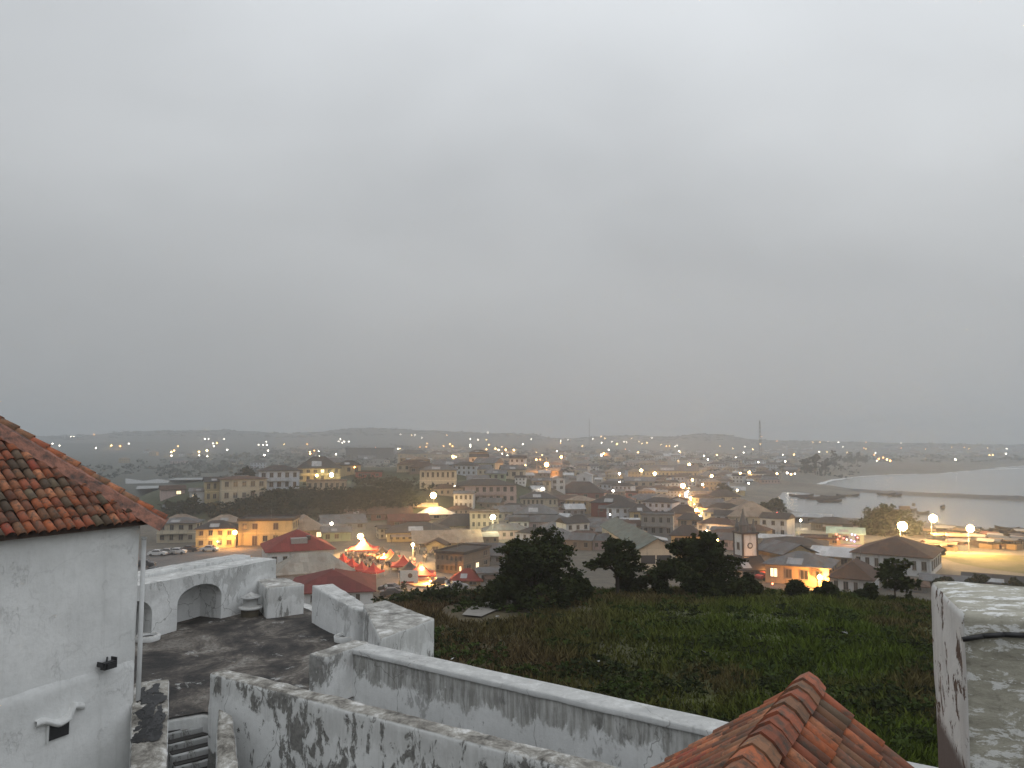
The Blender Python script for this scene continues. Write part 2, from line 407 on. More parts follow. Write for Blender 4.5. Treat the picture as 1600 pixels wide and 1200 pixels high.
# ------------------------------------------------------------------ ground, sea, haze
ang = np.concatenate([np.arange(-180, -48, 6), np.arange(-48, 48, .22), np.arange(48, 180, 6)])
rad = np.concatenate([[0.5, 4, 8, 12, 16], 18*1.0165**np.arange(0, 362)])
A, RR = np.meshgrid(np.radians(ang), rad)
GX, GY = RR*np.sin(A), RR*np.cos(A); GZ = HT(GX, GY)
GZ = np.where((RR < 20) & (np.abs(A) > .9), 20.4, GZ)
nr, na = GX.shape
verts = np.stack([GX.ravel(), GY.ravel(), GZ.ravel()], 1)
i, j = np.meshgrid(np.arange(nr-1), np.arange(na), indexing='ij')
jn = (j+1) % na
quads = np.stack([i*na+j, i*na+jn, (i+1)*na+jn, (i+1)*na+j], -1).reshape(-1, 4)[:, ::-1]
def npmesh(name, V, Q, *mats):
    me = bpy.data.meshes.new(name); k = Q.shape[1]
    me.vertices.add(len(V)); me.vertices.foreach_set('co', V.astype(np.float32).ravel())
    me.loops.add(Q.size); me.loops.foreach_set('vertex_index', Q.astype(np.int32).ravel())
    me.polygons.add(len(Q)); me.polygons.foreach_set('loop_start', np.arange(0, Q.size, k, dtype=np.int32))
    me.update(calc_edges=True); me.validate()
    for m in mats: me.materials.append(m)
    return me
def vcol(me, C):
    a = me.color_attributes.new('tone', 'FLOAT_COLOR', 'POINT')
    a.data.foreach_set('color', np.concatenate([C, np.ones((len(C), 1))], 1).astype(np.float32).ravel())
ins, cd = coast(GX, GY); r0 = np.hypot(GX-10, GY-20)
C = np.tile(np.array([.105, .095, .083]), (GX.size, 1)).reshape(nr, na, 3)       # town earth
def lay(mask, c):
    global C
    C = C*(1-mask[..., None])+np.array(c)*mask[..., None]
lay(sstep(430, 700, GY)*(1-sstep(40, 240, GX))*.8, (.045, .052, .04))
lay(sstep(900, 1500, GY), (.035, .045, .034))
lay(sstep(-115, -190, GX)*sstep(330, 400, GY), (.04, .045, .036))
t1 = (np.abs(GX+78)/90)**3+(np.abs(GY-338)/80)**3
lay(sstep(1.05, .8, t1), (.035, .045, .022))
lay((1-sstep(8, 40, cd))*(1-ins)*(GY > 200), (.135, .13, .118))
nz = fnoise(GX, GY, 6, 2)*.5+fnoise(GX, GY, 15, 8)*.6+.5
md = sstep(100, 84, r0)
lay(md, (.045, .058, .016))
lay(md*np.clip(nz, 0, 1)*sstep(-4, 10, GX+.15*GY-6)*.8, (.06, .09, .018))
lay(md*np.clip(sstep(14, -6, GX)*.75+sstep(38, 58, GY)*.5+.25*nz, 0, 1)*.85, (.075, .053, .034))
gm, gt, gp = newmat('earth_and_grass'); g = G(gt)
at = g.n('ShaderNodeAttribute', attribute_name='tone').outputs['Color']; ps = g.n('ShaderNodeNewGeometry').outputs['Position']
f1 = g.noise(ps, .35, 6, .65); f2 = g.noise(ps, .03, 6, .6); f3 = g.noise(ps, 2.5, 5, .7)
cc = g.mix(1.0, at, g.ramp(f1, (.3, (.6, .6, .6)), (.7, (1.35, 1.3, 1.2))), 'MULTIPLY'); cc = g.mix(1.0, cc, g.ramp(f2, (.35, (.72, .74, .74)), (.65, (1.2, 1.18, 1.15))), 'MULTIPLY')
cc = g.mix(1.0, cc, g.ramp(f3, (.3, (.7, .7, .7)), (.7, (1.25, 1.25, 1.2))), 'MULTIPLY')
g.l(cc, gp.inputs['Base Color']); gp.inputs['Roughness'].default_value = 1; g.bump(f3, gp, .5, .15)
me = npmesh('ground', verts, quads, gm); vcol(me, C.reshape(-1, 3)); me.polygons.foreach_set('use_smooth', [True]*len(me.polygons))
tag(link('ground', me), 'hilltop, town and far ridge ground', kind='structure')
wm, wt, wp = newmat('sea_water'); g = G(wt)
ps = g.n('ShaderNodeNewGeometry').outputs['Position']
wp.inputs['Base Color'].default_value = (.20, .215, .22, 1); wp.inputs['Roughness'].default_value = .2; wp.inputs['IOR'].default_value = 1.33
g.bump(g.m('ADD', g.noise(ps, .5, 4, .6, 0, (1, 2.5, 1)), g.m('MULTIPLY', g.noise(ps, .06, 3), 2)), wp, .16, .3)
sea = mesh('sea', [(90, 225, 0), (2600, 100, 0), (4200, 1500, 0), (1500, 1500, 0), (520, 1060, 0), (90, 700, 0)], [(0, 1, 2, 3, 4, 5)], wm)
tag(link('sea', sea), 'grey sea and harbour water', kind='structure')
# lagoon strips on the left flats, surf along the beaches
for k, q in enumerate([[(196,756.5),(262,755.5),(266,751),(246,749),(225,752),(196,748)], [(212,765),(258,763.5),(262,759.5),(215,760)], [(262,750.5),(330,750.5),(330,747),(275,747.5)]]):
    P = [hit(x, y) for x, y in q]
    tag(link('lagoon', mesh('lagoon', [(p.x, p.y, p.z+.3) for p in P], [tuple(range(len(P)))], flat('pale_lagoon_sheen', (.2, .21, .21), .5))), 'pale lagoon strip', kind='structure')  # lagoon water as a flat grey sheet, its pale sheen put into the colour
foam = flat('surf_foam', (.62, .64, .64), .9)
def ribbon(name, px, z, w0, w1, mat, off=0):
    P = [PZ(x, y, z).xy for x, y in px]; v = []; n = len(P); sub = []
    for a, b in zip(P, P[1:]): sub += [a.lerp(b, t/6) for t in range(6)]
    sub.append(P[-1])
    for k, p in enumerate(sub):
        d = (sub[min(k+1, len(sub)-1)]-sub[max(k-1, 0)]).normalized(); nn = Vector((-d.y, d.x))
        a = (w0+(w1-w0)*k/len(sub))*(.55+.45*math.sin(k*1.7)*math.sin(k*.63+1)+random.uniform(0, .4))
        v += [(p.x-nn.x*a, p.y-nn.y*a, z), (p.x+nn.x*a, p.y+nn.y*a, z)]
    return link(name, mesh(name, v, [(2*k, 2*k+1, 2*k+3, 2*k+2) for k in range(len(sub)-1)], mat))
for px, a, b in (([(1276,756.5),(1300,750),(1345,744.3),(1400,741.2),(1470,739.5),(1510,735.5)], 4.5, 5), ([(1518,729.5),(1545,731),(1600,727.5),(1640,726)], 9, 14), ([(1530,734),(1560,733),(1600,731.5)], 4, 8)):
    tag(ribbon('surf', px, .25, a, b, foam), 'white surf breaking along the far beach', kind='stuff')

# ================================================================== the fort in the foreground
ZF = 23.0                                   # terrace floor
WASH = limewash(.75, .97, .8, .45); WASHL = limewash(.35, 1.0, .4, .25); WASHB = limewash(1.6, .97, 1.0, .3); WASHA = limewash(.45, .97, .6, 1.0); CLEAN = limewash(.0, .98, .6)
u25 = Vector((.4226, .9063)); n25 = Vector((-.9063, .4226))
def xy(px, py, h): return PZ(px, py, CAMZ-h).xy
# --- bastion body below the terrace and its floor
outer = [(-13.2, 14.2), (-9.45, 19.5), (-8.05, 20.3), (-6.6, 19.5), (-5.5, 20.0), (-3.9, 21.4), (-2.35, 24.3), (-8.3, 33.2), (-11.2, 36.3), (-17.6, 25.6)]
bast = masonry('fort_bastion', outer, 14.0, ZF-.06, WASHL, .8, .05, .05, 3)
tag(bast, 'whitewashed bastion mass under the stained terrace of the fort', 'bastion')
fl = [(-12.6, 15.5), (-9.35, 19.6), (-8.05, 20.35), (-6.6, 19.6), (-5.4, 20.2), (-4.0, 21.9), (-2.8, 24.4), (-8.6, 32.6), (-11.3, 35.7), (-16.6, 25.7)]
bm = bmesh.new(); bm.faces.new([bm.verts.new((x+9, y-26, 0)) for x, y in fl])
rough(bm, .35, 0, 1)
for v in bm.verts:
    p = v.co; v.co.z = .05*mnoise.noise(p*.5)+.02*mnoise.noise(p*2)
me = bpy.data.meshes.new('terrace_floor'); bm.to_mesh(me); bm.free(); me.materials.append(terrace()); me.polygons.foreach_set('use_smooth', [True]*len(me.polygons))
tag(link('terrace_floor', me, None, (-9, 26, ZF)), 'black stained terrace floor', kind='structure')
# --- parapet with two arched niches
e1 = xy(430, 944, 7.0); e0 = e1-u25*11.5; T = 2.1; hp = 1.95
pr = [e0, e1, e1+n25*T, e0+n25*T]
bm = bmesh.new()
b = [bm.verts.new((p.x-e1.x, p.y-e1.y, -hp-.3)) for p in pr]; t = [bm.verts.new((p.x-e1.x, p.y-e1.y, 0)) for p in pr]
bm.faces.new(b[::-1]); bm.faces.new(t)
for k in range(4): bm.faces.new((b[k], b[(k+1) % 4], t[(k+1) % 4], t[k]))
bmesh.ops.recalc_face_normals(bm, faces=bm.faces[:]); me = bpy.data.meshes.new('arched_parapet'); bm.to_mesh(me); bm.free()
par = link('arched_parapet', me, None, (e1.x, e1.y, ZF+hp))
def along(px, py):      # distance from e1 back along the inner face for a picture column
    a = (px-800)/F; lo = 0; best = min((abs((e1.x-u25.x*s)/(e1.y-u25.y*s)*math.cos(PITCH) - a), s) for s in np.arange(0, 11, .02)); return best[1]
def cutter(s0, s1, spring, top, depth):
    v = []; pts = [(s0, -1.0), (s0, spring)]
    for k in range(1, 12):
        a = math.pi*k/12; pts.append(((s0+s1)/2+(s0-s1)/2*math.cos(a), spring+(top-spring)*math.sin(a)))
    pts += [(s1, spring), (s1, -1.0)]
    for dn in (-.5, depth):
        for s, z in pts:
            q = -u25*s+n25*dn; v.append((q.x, q.y, z-hp))
    n = len(pts)
    f = [tuple(range(n)), tuple(range(2*n-1, n-1, -1))]+[((k+1) % n, k, n+k, n+(k+1) % n) for k in range(n)]
    return mesh('cut', v, f)
cuts = []
for s0, s1, sp_, tp_ in ((along(356, 960), along(289, 980), .95, 1.55), (along(251, 990), along(196, 1010), .85, 1.42)):
    me = cutter(s0, s1, sp_, tp_, 1.15); bm = bmesh.new(); bm.from_mesh(me); bmesh.ops.recalc_face_normals(bm, faces=bm.faces[:]); bm.to_mesh(me); bm.free()
    c = link('cut', me, None, par.location); cuts.append(c)
    md_ = par.modifiers.new('b', 'BOOLEAN'); md_.operation = 'DIFFERENCE'; md_.solver = 'EXACT'; md_.object = c
dg = bpy.context.evaluated_depsgraph_get(); me = bpy.data.meshes.new_from_object(par.evaluated_get(dg)); par.modifiers.clear()
for c in cuts: bpy.data.objects.remove(c)
bm = bmesh.new(); bm.from_mesh(me); bmesh.ops.triangulate(bm, faces=[f for f in bm.faces if len(f.verts) > 4])
rough(bm, .3, .035, 2); bm.to_mesh(me); bm.free(); me.materials.clear(); me.materials.append(WASHL)
par.data = me
tag(par, 'long whitewashed parapet with two arched niches behind the terrace', 'parapet')
cp = [e0+n25*1.15, e1+n25*1.15-u25*.35, e1+n25*(T-.02)-u25*.35, e0+n25*(T-.02)]
masonry('coping', cp, ZF+hp-.1, ZF+hp+.13, WASHL, .35, .04, .03, 5, par)
# --- merlons of the bastion flank
def mer(name, pts, h, label, mat, seed, amp=.05):
    P = [xy(x, y, h) for x, y in pts]
    ar = sum(P[k].x*P[(k+1) % len(P)].y-P[(k+1) % len(P)].x*P[k].y for k in range(len(P)))
    if ar < 0: P = P[::-1]
    return tag(masonry(name, [p[:] for p in P], ZF-.25, CAMZ-h, mat, .22, amp, .06, seed), label, 'merlon', 'merlons of the bastion')
mer('merlon', [(402,906),(446,902),(476,913),(418,919)], 5.8, 'squat white merlon with black top joining the arched parapet', WASH, 11)
q0, q1 = xy(487, 918, 5.65), xy(553, 944, 5.65); dn = (q1-q0).normalized(); on = Vector((-dn.y, dn.x))
pm = [q0, q1, q1+on*.75, q0+on*.9]
tag(masonry('merlon', [p[:] for p in pm], ZF-.25, 24.35, WASHL, .22, .04, .06, 12, tops=[24.45, 24.2, 24.1, 24.4]), 'thin white merlon with falling top between two gun gaps', 'merlon', 'merlons of the bastion')
mer('merlon', [(567,944),(603,938),(679,966),(594,998)], 5.65, 'broad white merlon with flaking top at the outer corner of the bastion', WASH, 13, .04)
# --- long outer wall, its return, and the inner wall
dA = Vector((.8138, -.5812)); nA = Vector((-.5812, -.8138))
a0 = xy(551, 1001, 5.7); a1 = a0+dA*20
wallA = masonry('outer_wall', [a0[:], (a0+nA*.6)[:], (a1+nA*.6)[:], a1[:]], 19.0, 24.18, WASHA, .35, .03, .03, 21)
tag(wallA, 'long white outer wall with pale coping and grey algae beside the meadow', 'wall')
masonry('coping', [(a0-nA*.05)[:], (a0+nA*.66)[:], (a1+nA*.66)[:], (a1-nA*.05)[:]], 24.17, 24.31, limewash(.1, .84, .35), .35, .02, .03, 22, wallA)
r1 = xy(483, 1024, 5.7); dr = (r1-a0).normalized(); nr_ = Vector((-dr.y, dr.x))
tag(masonry('return_wall', [(a0-dr*.05+nr_*.0)[:], r1[:], (r1+nr_*.62)[:], (a0+nr_*.62-dr*.02)[:]][::1], 21.5, 24.34, WASH, .25, .035, .06, 23), 'short white return wall closing the far end of the outer wall', 'wall')
b0 = xy(354, 1043, 5.7); b1 = xy(960, 1195, 5.7); dB = (b1-b0).normalized(); nB = Vector((dB.y, -dB.x))
b1 = b0+dB*16
tag(masonry('inner_wall', [b0[:], (b0+nB*.52)[:], (b1+nB*.52)[:], b1[:]], 19.0, 24.3, WASHB, .22, .045, .09, 31), 'near white wall with crumbling top and black flaked patches', 'wall')
tag(link('passage_floor', mesh('passage_floor', [(*(a0+nA*.3)[:], 22.4), (*(a1+nA*.3)[:], 21.6), (*(b1)[:], 21.6), (*(b0+nB*.3)[:], 22.4)], [(3, 2, 1, 0)], terrace())), 'passage between the walls', kind='structure')
# --- stair with steps and two cheek walls
st0 = PZ(262, 1113, ZF).xy; st1 = PZ(343, 1096, ZF).xy; se = (st1-st0).normalized(); sg = Vector((se.y, -se.x)); wd = (st1-st0).length
stair = empty('stone_stair', (st0.x, st0.y, ZF)); tag(stair, 'black stained masonry stair dropping from the terrace toward the viewer', 'stair')
for k in range(9):
    z1 = ZF-.17*(k+1); P = [st0+sg*(.31*k), st0+sg*(.31*(k+1)+.03), st1+sg*(.31*(k+1)+.03), st1+sg*.31*k]
    P = [p-se*.2 if m < 2 else p+se*.15 for m, p in enumerate(P)]
    masonry('step', [p[:] for p in P], z1-.6, z1, limewash(1.3, .5, .0, 0) if k % 3 else limewash(1.0, .6, .0, 0), .2, .025, .03, 40+k, stair)
tr = flat('stair_tread', (.035, .032, .03))
for k in range(9):
    z1 = ZF-.17*(k+1); P = [st0-se*.18+sg*(.31*k+.0), st0-se*.18+sg*(.31*(k+1)-.07), st1+se*.13+sg*(.31*(k+1)-.09), st1+se*.13+sg*.31*k]
    masonry('tread', [p[:] for p in P], z1-.02, z1+.03, tr, .2, .015, .01, 60+k, stair)
cl_ = [PD(207, 1050, 18.7), PD(206, 1200, 13.2), PD(262, 1200, 13.2), PD(265, 1048, 19.1)]
masonry_l = masonry('cheek_wall', [p.xy[:] for p in cl_], 21.0, 24.25, limewash(1.1, .85, 1.0), .22, .03, .07, 51, tops=[24.25, 22.75, 22.75, 24.25])
tag(masonry_l, 'left cheek wall of the stair with peeling black top', 'wall')
tarm = flat('black_tar', (.012, .012, .013), .45)
bm = bmesh.new(); rp = random.Random(4)
qa, qb, qc, qd = [PD(x, 1100, y).xy for x, y in ((214, 18.5), (213, 16.6), (252, 16.7), (254, 18.7))]
for k in range(95):
    uu, vv = rp.random(), rp.random()**.8
    p = qa.lerp(qd, uu).lerp(qb.lerp(qc, uu), vv); z = 24.25-1.5*(18.8-p.y)/5.5+.016+.003*rp.random(); rr = rp.uniform(.04, .15); a0_ = rp.random()*6
    bm.faces.new([bm.verts.new((p.x+rr*rp.uniform(.5, 1.2)*math.cos(a0_+m*1.047), p.y+1.3*rr*rp.uniform(.5, 1.2)*math.sin(a0_+m*1.047), z+.27*1.3*rr*math.sin(a0_+m*1.047))) for m in range(6)])
me = bpy.data.meshes.new('tar_patch'); bm.to_mesh(me); bm.free(); me.materials.append(tarm)
o = link('tar_patch', me, masonry_l); o.location = -Vector(masonry_l.location)
cr = [PD(341, 1092, 18.6), PD(334, 1200, 14.2), PD(398, 1200, 14.2), PD(364, 1098, 18.4)]
tag(masonry('cheek_wall', [p.xy[:] for p in cr], 21.0, 23.75, limewash(1.3, .75, 1.0), .2, .04, .08, 52, tops=[23.72, 22.3, 22.3, 23.62]), 'right cheek wall of the stair with brown mossy sloping top', 'wall')
# --- small things on the terrace
m = MB(); m.lathe([(.42, -.02), (.44, .16), (.36, .2), (.30, .16), (.29, -.02)], 20)
for (px, py), lb in (((230, 1000), 'white round vent rim by the arched niche'), ((541, 1000), 'white round vent rim beside the return wall')):
    p = PZ(px, py, ZF); o = m.obj('vent_rim', CLEAN, None, True, loc=p); tag(o, lb, 'vent rim')
    d = MB(); d.lathe([(.3, .1), (.001, .1)], 16); d.obj('opening', BLACK, o)
p = PZ(391, 962, ZF); v_ = empty('terrace_chimney', p); tag(v_, 'small round terrace chimney with white rim and conical cap', 'chimney')
m = MB(); m.lathe([(.36, -.05), (.37, .26)], 16); m.obj('base', flat('mossy_masonry', (.10, .085, .06)), v_, True)
m = MB(); m.lathe([(.37, .26), (.47, .3), (.47, .38), (.3, .42)], 18); m.obj('rim', CLEAN, v_, True)
m = MB(); m.lathe([(.3, .40), (.3, .72), (.4, .72), (.40, .77), (.04, .93), (.001, .94)], 16); m.obj('cap', limewash(.6, .75, .4), v_, True)

# --- white gatehouse on the left with hipped tile roof
cw = PD(218, 843, 18.0).xy; ww = -u25                       # wall runs back toward the viewer
gh = empty('white_gatehouse', (cw.x, cw.y, ZF)); tag(gh, 'white plastered fort house with hipped clay tile roof at left edge', 'house')
ZW = PD(252, 812, 18.3).z+.06
def loc2(p, z): return Vector((p.x-cw.x, p.y-cw.y, z-ZF))
P = [cw+ww*9, cw, cw+n25*7, cw+n25*7+ww*9]
wl = masonry('wall', [p[:] for p in P], 20.0, ZW, limewash(.0, 1.0, .0, 0), .4, .02, .03, 71, gh)
# plinth swelling of the lower wall
zp = PD(156, 1047, 17.1).z
pl = [cw+ww*9-n25*.045, cw-n25*.045-u25*.02, cw+n25*.3-u25*.02, cw+ww*9+n25*.3]
masonry('plinth', [p[:] for p in pl], 20.0, zp, limewash(.0, .99, .0, 0), .4, .015, .05, 72, gh, tops=[zp-.1, zp-.1, zp+.6, zp+.6])
# tiles
def barrel(w, ln, k):
    v = []; n = 7
    for y, r, zz in ((0, w*.5, .022), (ln*.5, w*.47, .010), (ln, w*.42, 0)):
        for s in (1.0, .84):
            v += [(s*r*math.cos(math.pi*i/(n-1)), y, zz+s*r*.95*math.sin(math.pi*i/(n-1))) for i in range(n)]
    f = []
    for a in (0, 1):
        for i in range(n-1):
            o_, i_ = a*2*n, a*2*n+n
            f.append((o_+i, o_+i+1, o_+2*n+i+1, o_+2*n+i)); f.append((i_+i+1, i_+i, i_+2*n+i, i_+2*n+i+1))
    f += [(i+1, i, n+i, n+i+1) for i in range(n-1)]
    return mesh('tile', v, f, tilemat(k), smooth=True)
TW, TE = .215, .30
TILES = [barrel(TW*.9, TE*1.28, k) for k in range(8)]
def slope(root, O, U, V, cols, rows, inside, rnd, TE=TE, sy=1.0, wts=(5, 4, 4, 3, 3, 3, 1, 2)):
    """lay barrel tiles: U along the eave, V up the slope (unit vectors, in the frame of root)"""
    Nn = U.cross(V).normalized()
    if Nn.z < 0: Nn = -Nn
    X = V.cross(Nn).normalized(); cnt = 0
    for c in cols:
        for r in rows:
            if not inside(c*TW, r*TE): continue
            k = rnd.choices(range(8), wts)[0]
            o = link('tile', TILES[k], root); M = Matrix((X, V, Nn)).transposed().to_4x4()
            M.translation = O+U*(c*TW+rnd.uniform(-.012, .012))+V*(r*TE+rnd.uniform(-.02, .02))+Nn*(.012*rnd.random())
            o.matrix_local = M @ Matrix.Rotation(rnd.uniform(-.035, .035), 4, 'Z') @ Matrix.Rotation(rnd.uniform(-.02, .03), 4, 'X') @ Matrix.Diagonal((1, sy, 1, 1))
            cnt += 1
    return cnt
under = flat('dark_roof_mortar', (.05, .032, .024), .95)
ang_p = R(43); ea = PD(252, 812, 18.3); eav = ea.xy
def v3(p, z): return Vector((p.x, p.y, z))
h0 = loc2(eav, ea.z-.02)
Ue = Vector((ww.x, ww.y, 0)); Vs = Vector((n25.x*math.cos(ang_p), n25.y*math.cos(ang_p), math.sin(ang_p)))
s_ = 3.6; top = h0+Ue*s_+Vector((n25.x, n25.y, 0))*s_+Vector((0, 0, s_*math.tan(ang_p)))
far_e = h0+Ue*9.2; ft = far_e+Vector((n25.x, n25.y, 0))*s_+Vector((0, 0, s_*math.tan(ang_p)))
back = h0+Vector((n25.x, n25.y, 0))*7.2; bf = back+Ue*9.2
dz = Vector((0, 0, -.06))
rf = link('roof', mesh('roof', [h0+dz, far_e+dz, ft+dz, top+dz, back+dz, bf+dz], [(0, 1, 2, 3), (4, 0, 3), (5, 4, 3, 2), (1, 5, 2), (0, 4, 5, 1)], under), gh)
rnd = random.Random(5)
slope(rf, h0+Ue*.1, Ue, Vs, range(0, 26), range(0, 17), lambda a, b: b*math.cos(ang_p) < a-.16 and (a < 4.4 - .12*b), rnd)
# hip: mortared bed and large hip tiles
hd = (top-h0).normalized(); hl = (top-h0).length
side = Vector((hd.y, -hd.x, 0)).normalized()
nv = hd.cross(side); nv = nv if nv.z > 0 else -nv
bed = MB()
ks = 16
vv = []
for k in range(ks+1):
    c = h0+hd*(hl*k/ks-.12); j = rnd.uniform(-.04, .04)
    vv += [c-side*(.46+j)-nv*.16, c-side*(.3+j)+nv*.06, c+nv*.13, c+side*(.3-j)+nv*.06, c+side*(.46+j)-nv*.16]
bed.add(vv, [(5*k+q, 5*k+q+1, 5*k+q+6, 5*k+q+5) for k in range(ks) for q in range(4)]+[(0, 1, 2, 3, 4)])
bed.obj('hip_mortar', hipbed(), rf)
def hipmesh(w, ln, k, name):
    v = []; n = 9
    for y, r, zz in ((0, w*.5, .03), (ln, w*.44, 0)):
        for s in (1.0, .86): v += [(s*r*math.cos(math.pi*i/(n-1)), y, zz+s*r*.55*math.sin(math.pi*i/(n-1))) for i in range(n)]
    f = [(i, i+1, 2*n+i+1, 2*n+i) for i in range(n-1)]+[(n+i+1, n+i, 3*n+i, 3*n+i+1) for i in range(n-1)]+[(i+1, i, n+i, n+i+1) for i in range(n-1)]
    return mesh(name, v, f, tilemat(k), smooth=True)
HT_ = [hipmesh(.40, .46, k, 'hip_tile') for k in (4, 1, 5, 0)]
for k in range(13):
    o = link('hip_tile', HT_[rnd.randrange(4)], rf); M = Matrix((side, hd, nv)).transposed().to_4x4()
    if M.determinant() < 0: M = Matrix((-side, hd, nv)).transposed().to_4x4()
    M.translation = h0+hd*(.38*k-.05)+nv*(.05+.02*rnd.random()); o.matrix_local = M @ Matrix.Rotation(rnd.uniform(-.05, .05), 4, 'Z')
# hood over a small square hole, floodlight, pipe
def onwall(px, py, out=.0):
    d = ray(px, py); n_ = Vector((.9063, -.4226)); c = cw+n_*out
    t = (c.x*n_.x+c.y*n_.y)/(d.x*n_.x+d.y*n_.y); return Vector((d.x*t, d.y*t, CAMZ+d.z*t))
ho = onwall(91, 1140, .06); ax3 = Vector((u25.x, u25.y, 0)); nx3 = Vector((.9063, -.4226, 0))
def wallpiece(name, mat, c, boxes, parent):
    mb = MB(); 
    for b_ in boxes: mb.box(*b_)
    o = mb.obj(name, mat, parent); M = Matrix((ax3, -nx3, Vector((0, 0, 1)))).transposed().to_4x4(); M.translation = c-Vector((cw.x, cw.y, ZF)); o.matrix_local = M; return o
wallpiece('drain_hole', BLACK, ho, [(-.22, .22, -.03, .05, -.16, .14)], gh)
wallpiece('drain_jamb', limewash(.0, .9, .0), ho, [(-.26, -.22, -.035, .05, -.2, .16)], gh)
mb = MB(); hv = []
for k in range(13):
    xx = -.5+k/12*1.05; zz = .15+.05*math.sin(k*.9)+(.1 if k > 8 else 0)-.012*k*(k < 9)+.1
    hv += [(xx, .05, zz+.08), (xx, -.05, zz+.075), (xx, -.15*math.sin(math.pi*(k+.6)/13.2)-.03, zz), (xx, -.08*math.sin(math.pi*(k+.6)/13.2)-.02, zz-.06), (xx, .05, zz-.06)]
mb.add(hv, [(5*k+q+1, 5*k+q, 5*k+q+5, 5*k+q+6) for k in range(12) for q in range(4)])
o = mb.obj('drain_hood', limewash(.0, 1.0, .2), gh, True); M = Matrix((ax3, -nx3, Vector((0, 0, 1)))).transposed().to_4x4(); M.translation = ho-Vector((cw.x, cw.y, ZF)); o.matrix_local = M
fl_ = onwall(164, 1037, .06)
fo = empty('floodlight', fl_); fo.rotation_euler = (0, 0, math.atan2(u25.y, u25.x)); tag(fo, 'small black floodlight bracketed on the white plaster wall', 'floodlight')
mb = MB(); mb.box(-.15, .15, -.2, -.05, -.09, .06); mb.box(-.11, .11, -.24, -.2, -.07, .04); mb.obj('housing', BLACK, fo)
mb = MB(); mb.box(-.18, -.16, -.16, .02, -.03, .08); mb.box(.16, .18, -.16, .02, -.03, .12); mb.box(-.18, .18, -.02, .03, -.02, .03); mb.tube((-.02, -.08, .05), (.03, -.03, .14), .025, .02); mb.obj('bracket', BLACK, fo)
dp = MB(); pp = onwall(216.5, 1000, .02); dp.tube((0, 0, -3.2), (0, 0, PD(218, 843, 18).z-pp.z), .055, .055, 8); dp.tube((0, 0, PD(218, 843, 18).z-pp.z), (0, 0, PD(218, 843, 18).z-pp.z+.05), .07, .07, 8)
o = dp.obj('downpipe', flat('white_pipe', (.6, .61, .61)), gh, True); o.location = Vector((pp.x-cw.x+.03, pp.y-cw.y+.02, pp.z-ZF))

# --- gabled tile roof at bottom right
rg = empty('tiled_gatehouse', (2.6, 7.4, 22.0)); tag(rg, 'steep gabled clay tile roof rising at the bottom right', 'roof')
A0 = PZ(1264, 1072, 27.0)-Vector((2.6, 7.4, 22.0)); Ur = Vector((.53, .848, 0)).normalized(); Xr = Vector((Ur.y, -Ur.x, 0)); pt = R(36.5)
Vl = Vector((-Xr.x*math.cos(pt), -Xr.y*math.cos(pt), -math.sin(pt))); Vr = Vector((Xr.x*math.cos(pt), Xr.y*math.cos(pt), -math.sin(pt)))
LN, SL = 5.2, 2.7
Bn = A0-Ur*LN; dz = Vector((0, 0, -.07))
rr_ = link('roof', mesh('roof', [A0+dz, Bn+dz, Bn+Vr*SL+dz, A0+Vr*SL+dz, A0+Vl*SL+dz, Bn+Vl*SL+dz], [(0, 3, 2, 1), (0, 1, 5, 4), (0, 4, 3)], under), rg)
mb = MB(); c_ = A0-Ur*.25
for s, V in ((1, Vr), (-1, Vl)): pass
wv = [A0-Ur*.3+Vl*2.3+dz*2, A0-Ur*.3+Vr*2.3+dz*2, A0-Ur*.3+dz*2]
wv += [Vector((q.x, q.y, -2.0)) for q in (wv[0], wv[1])]+[p-Ur*4.6 for p in wv]; b_ = wv[5:8]; wv += [Vector((b_[0].x, b_[0].y, -2.0)), Vector((b_[1].x, b_[1].y, -2.0))]
mb.add(wv, [(0, 1, 2), (0, 3, 4, 1), (5, 7, 6), (0, 5, 8, 3), (1, 4, 9, 6)]); mb.obj('wall', CLEAN, rg)
rnd = random.Random(9)
for V in (Vr, Vl):
    Up = -V
    slope(rr_, A0-Ur*.1+V*(SL-.05)-Ur*0, -Ur, Up, range(0, 20), range(0, 7), lambda a, b: b < SL-.3, rnd, .42, 1.4, (7, 5, 4, 1, 4, 4, 1, 1))
# ridge tiles: angular, each lapping the next toward the viewer
def ridgemesh(k):
    v = []; pr = [(-.21, -.135), (-.115, -.02), (0, .045), (.115, -.02), (.21, -.135)]
    for y, s in ((0, 1.08), (.42, .94)):
        v += [(x*s, y, z*s+(.03 if y == 0 else 0)) for x, z in pr]+[(x*s*.86, y, (z-.05)*s+(.03 if y == 0 else 0)) for x, z in pr]
    f = [(i+1, i, 10+i, 11+i) for i in range(4)]+[(5+i, 6+i, 16+i, 15+i) for i in range(4)]+[(i, i+1, 6+i, 5+i) for i in range(4)]+[(10+i+1, 10+i, 15+i, 16+i) for i in range(4)]
    return mesh('ridge_tile', v, f, tilemat(k))
RT = [ridgemesh(k) for k in (0, 4, 1, 5)]
for k in range(15):
    o = link('ridge_tile', RT[rnd.randrange(4)], rr_); M = Matrix((Xr, Ur, Vector((0, 0, 1)))).transposed().to_4x4()
    M.translation = A0-Ur*(.335*k+.34)+Vector((0, 0, .115)); o.matrix_local = M @ Matrix.Rotation(rnd.uniform(-.05, .05), 4, 'Z') @ Matrix.Rotation(rnd.uniform(-.03, .02), 4, 'X')

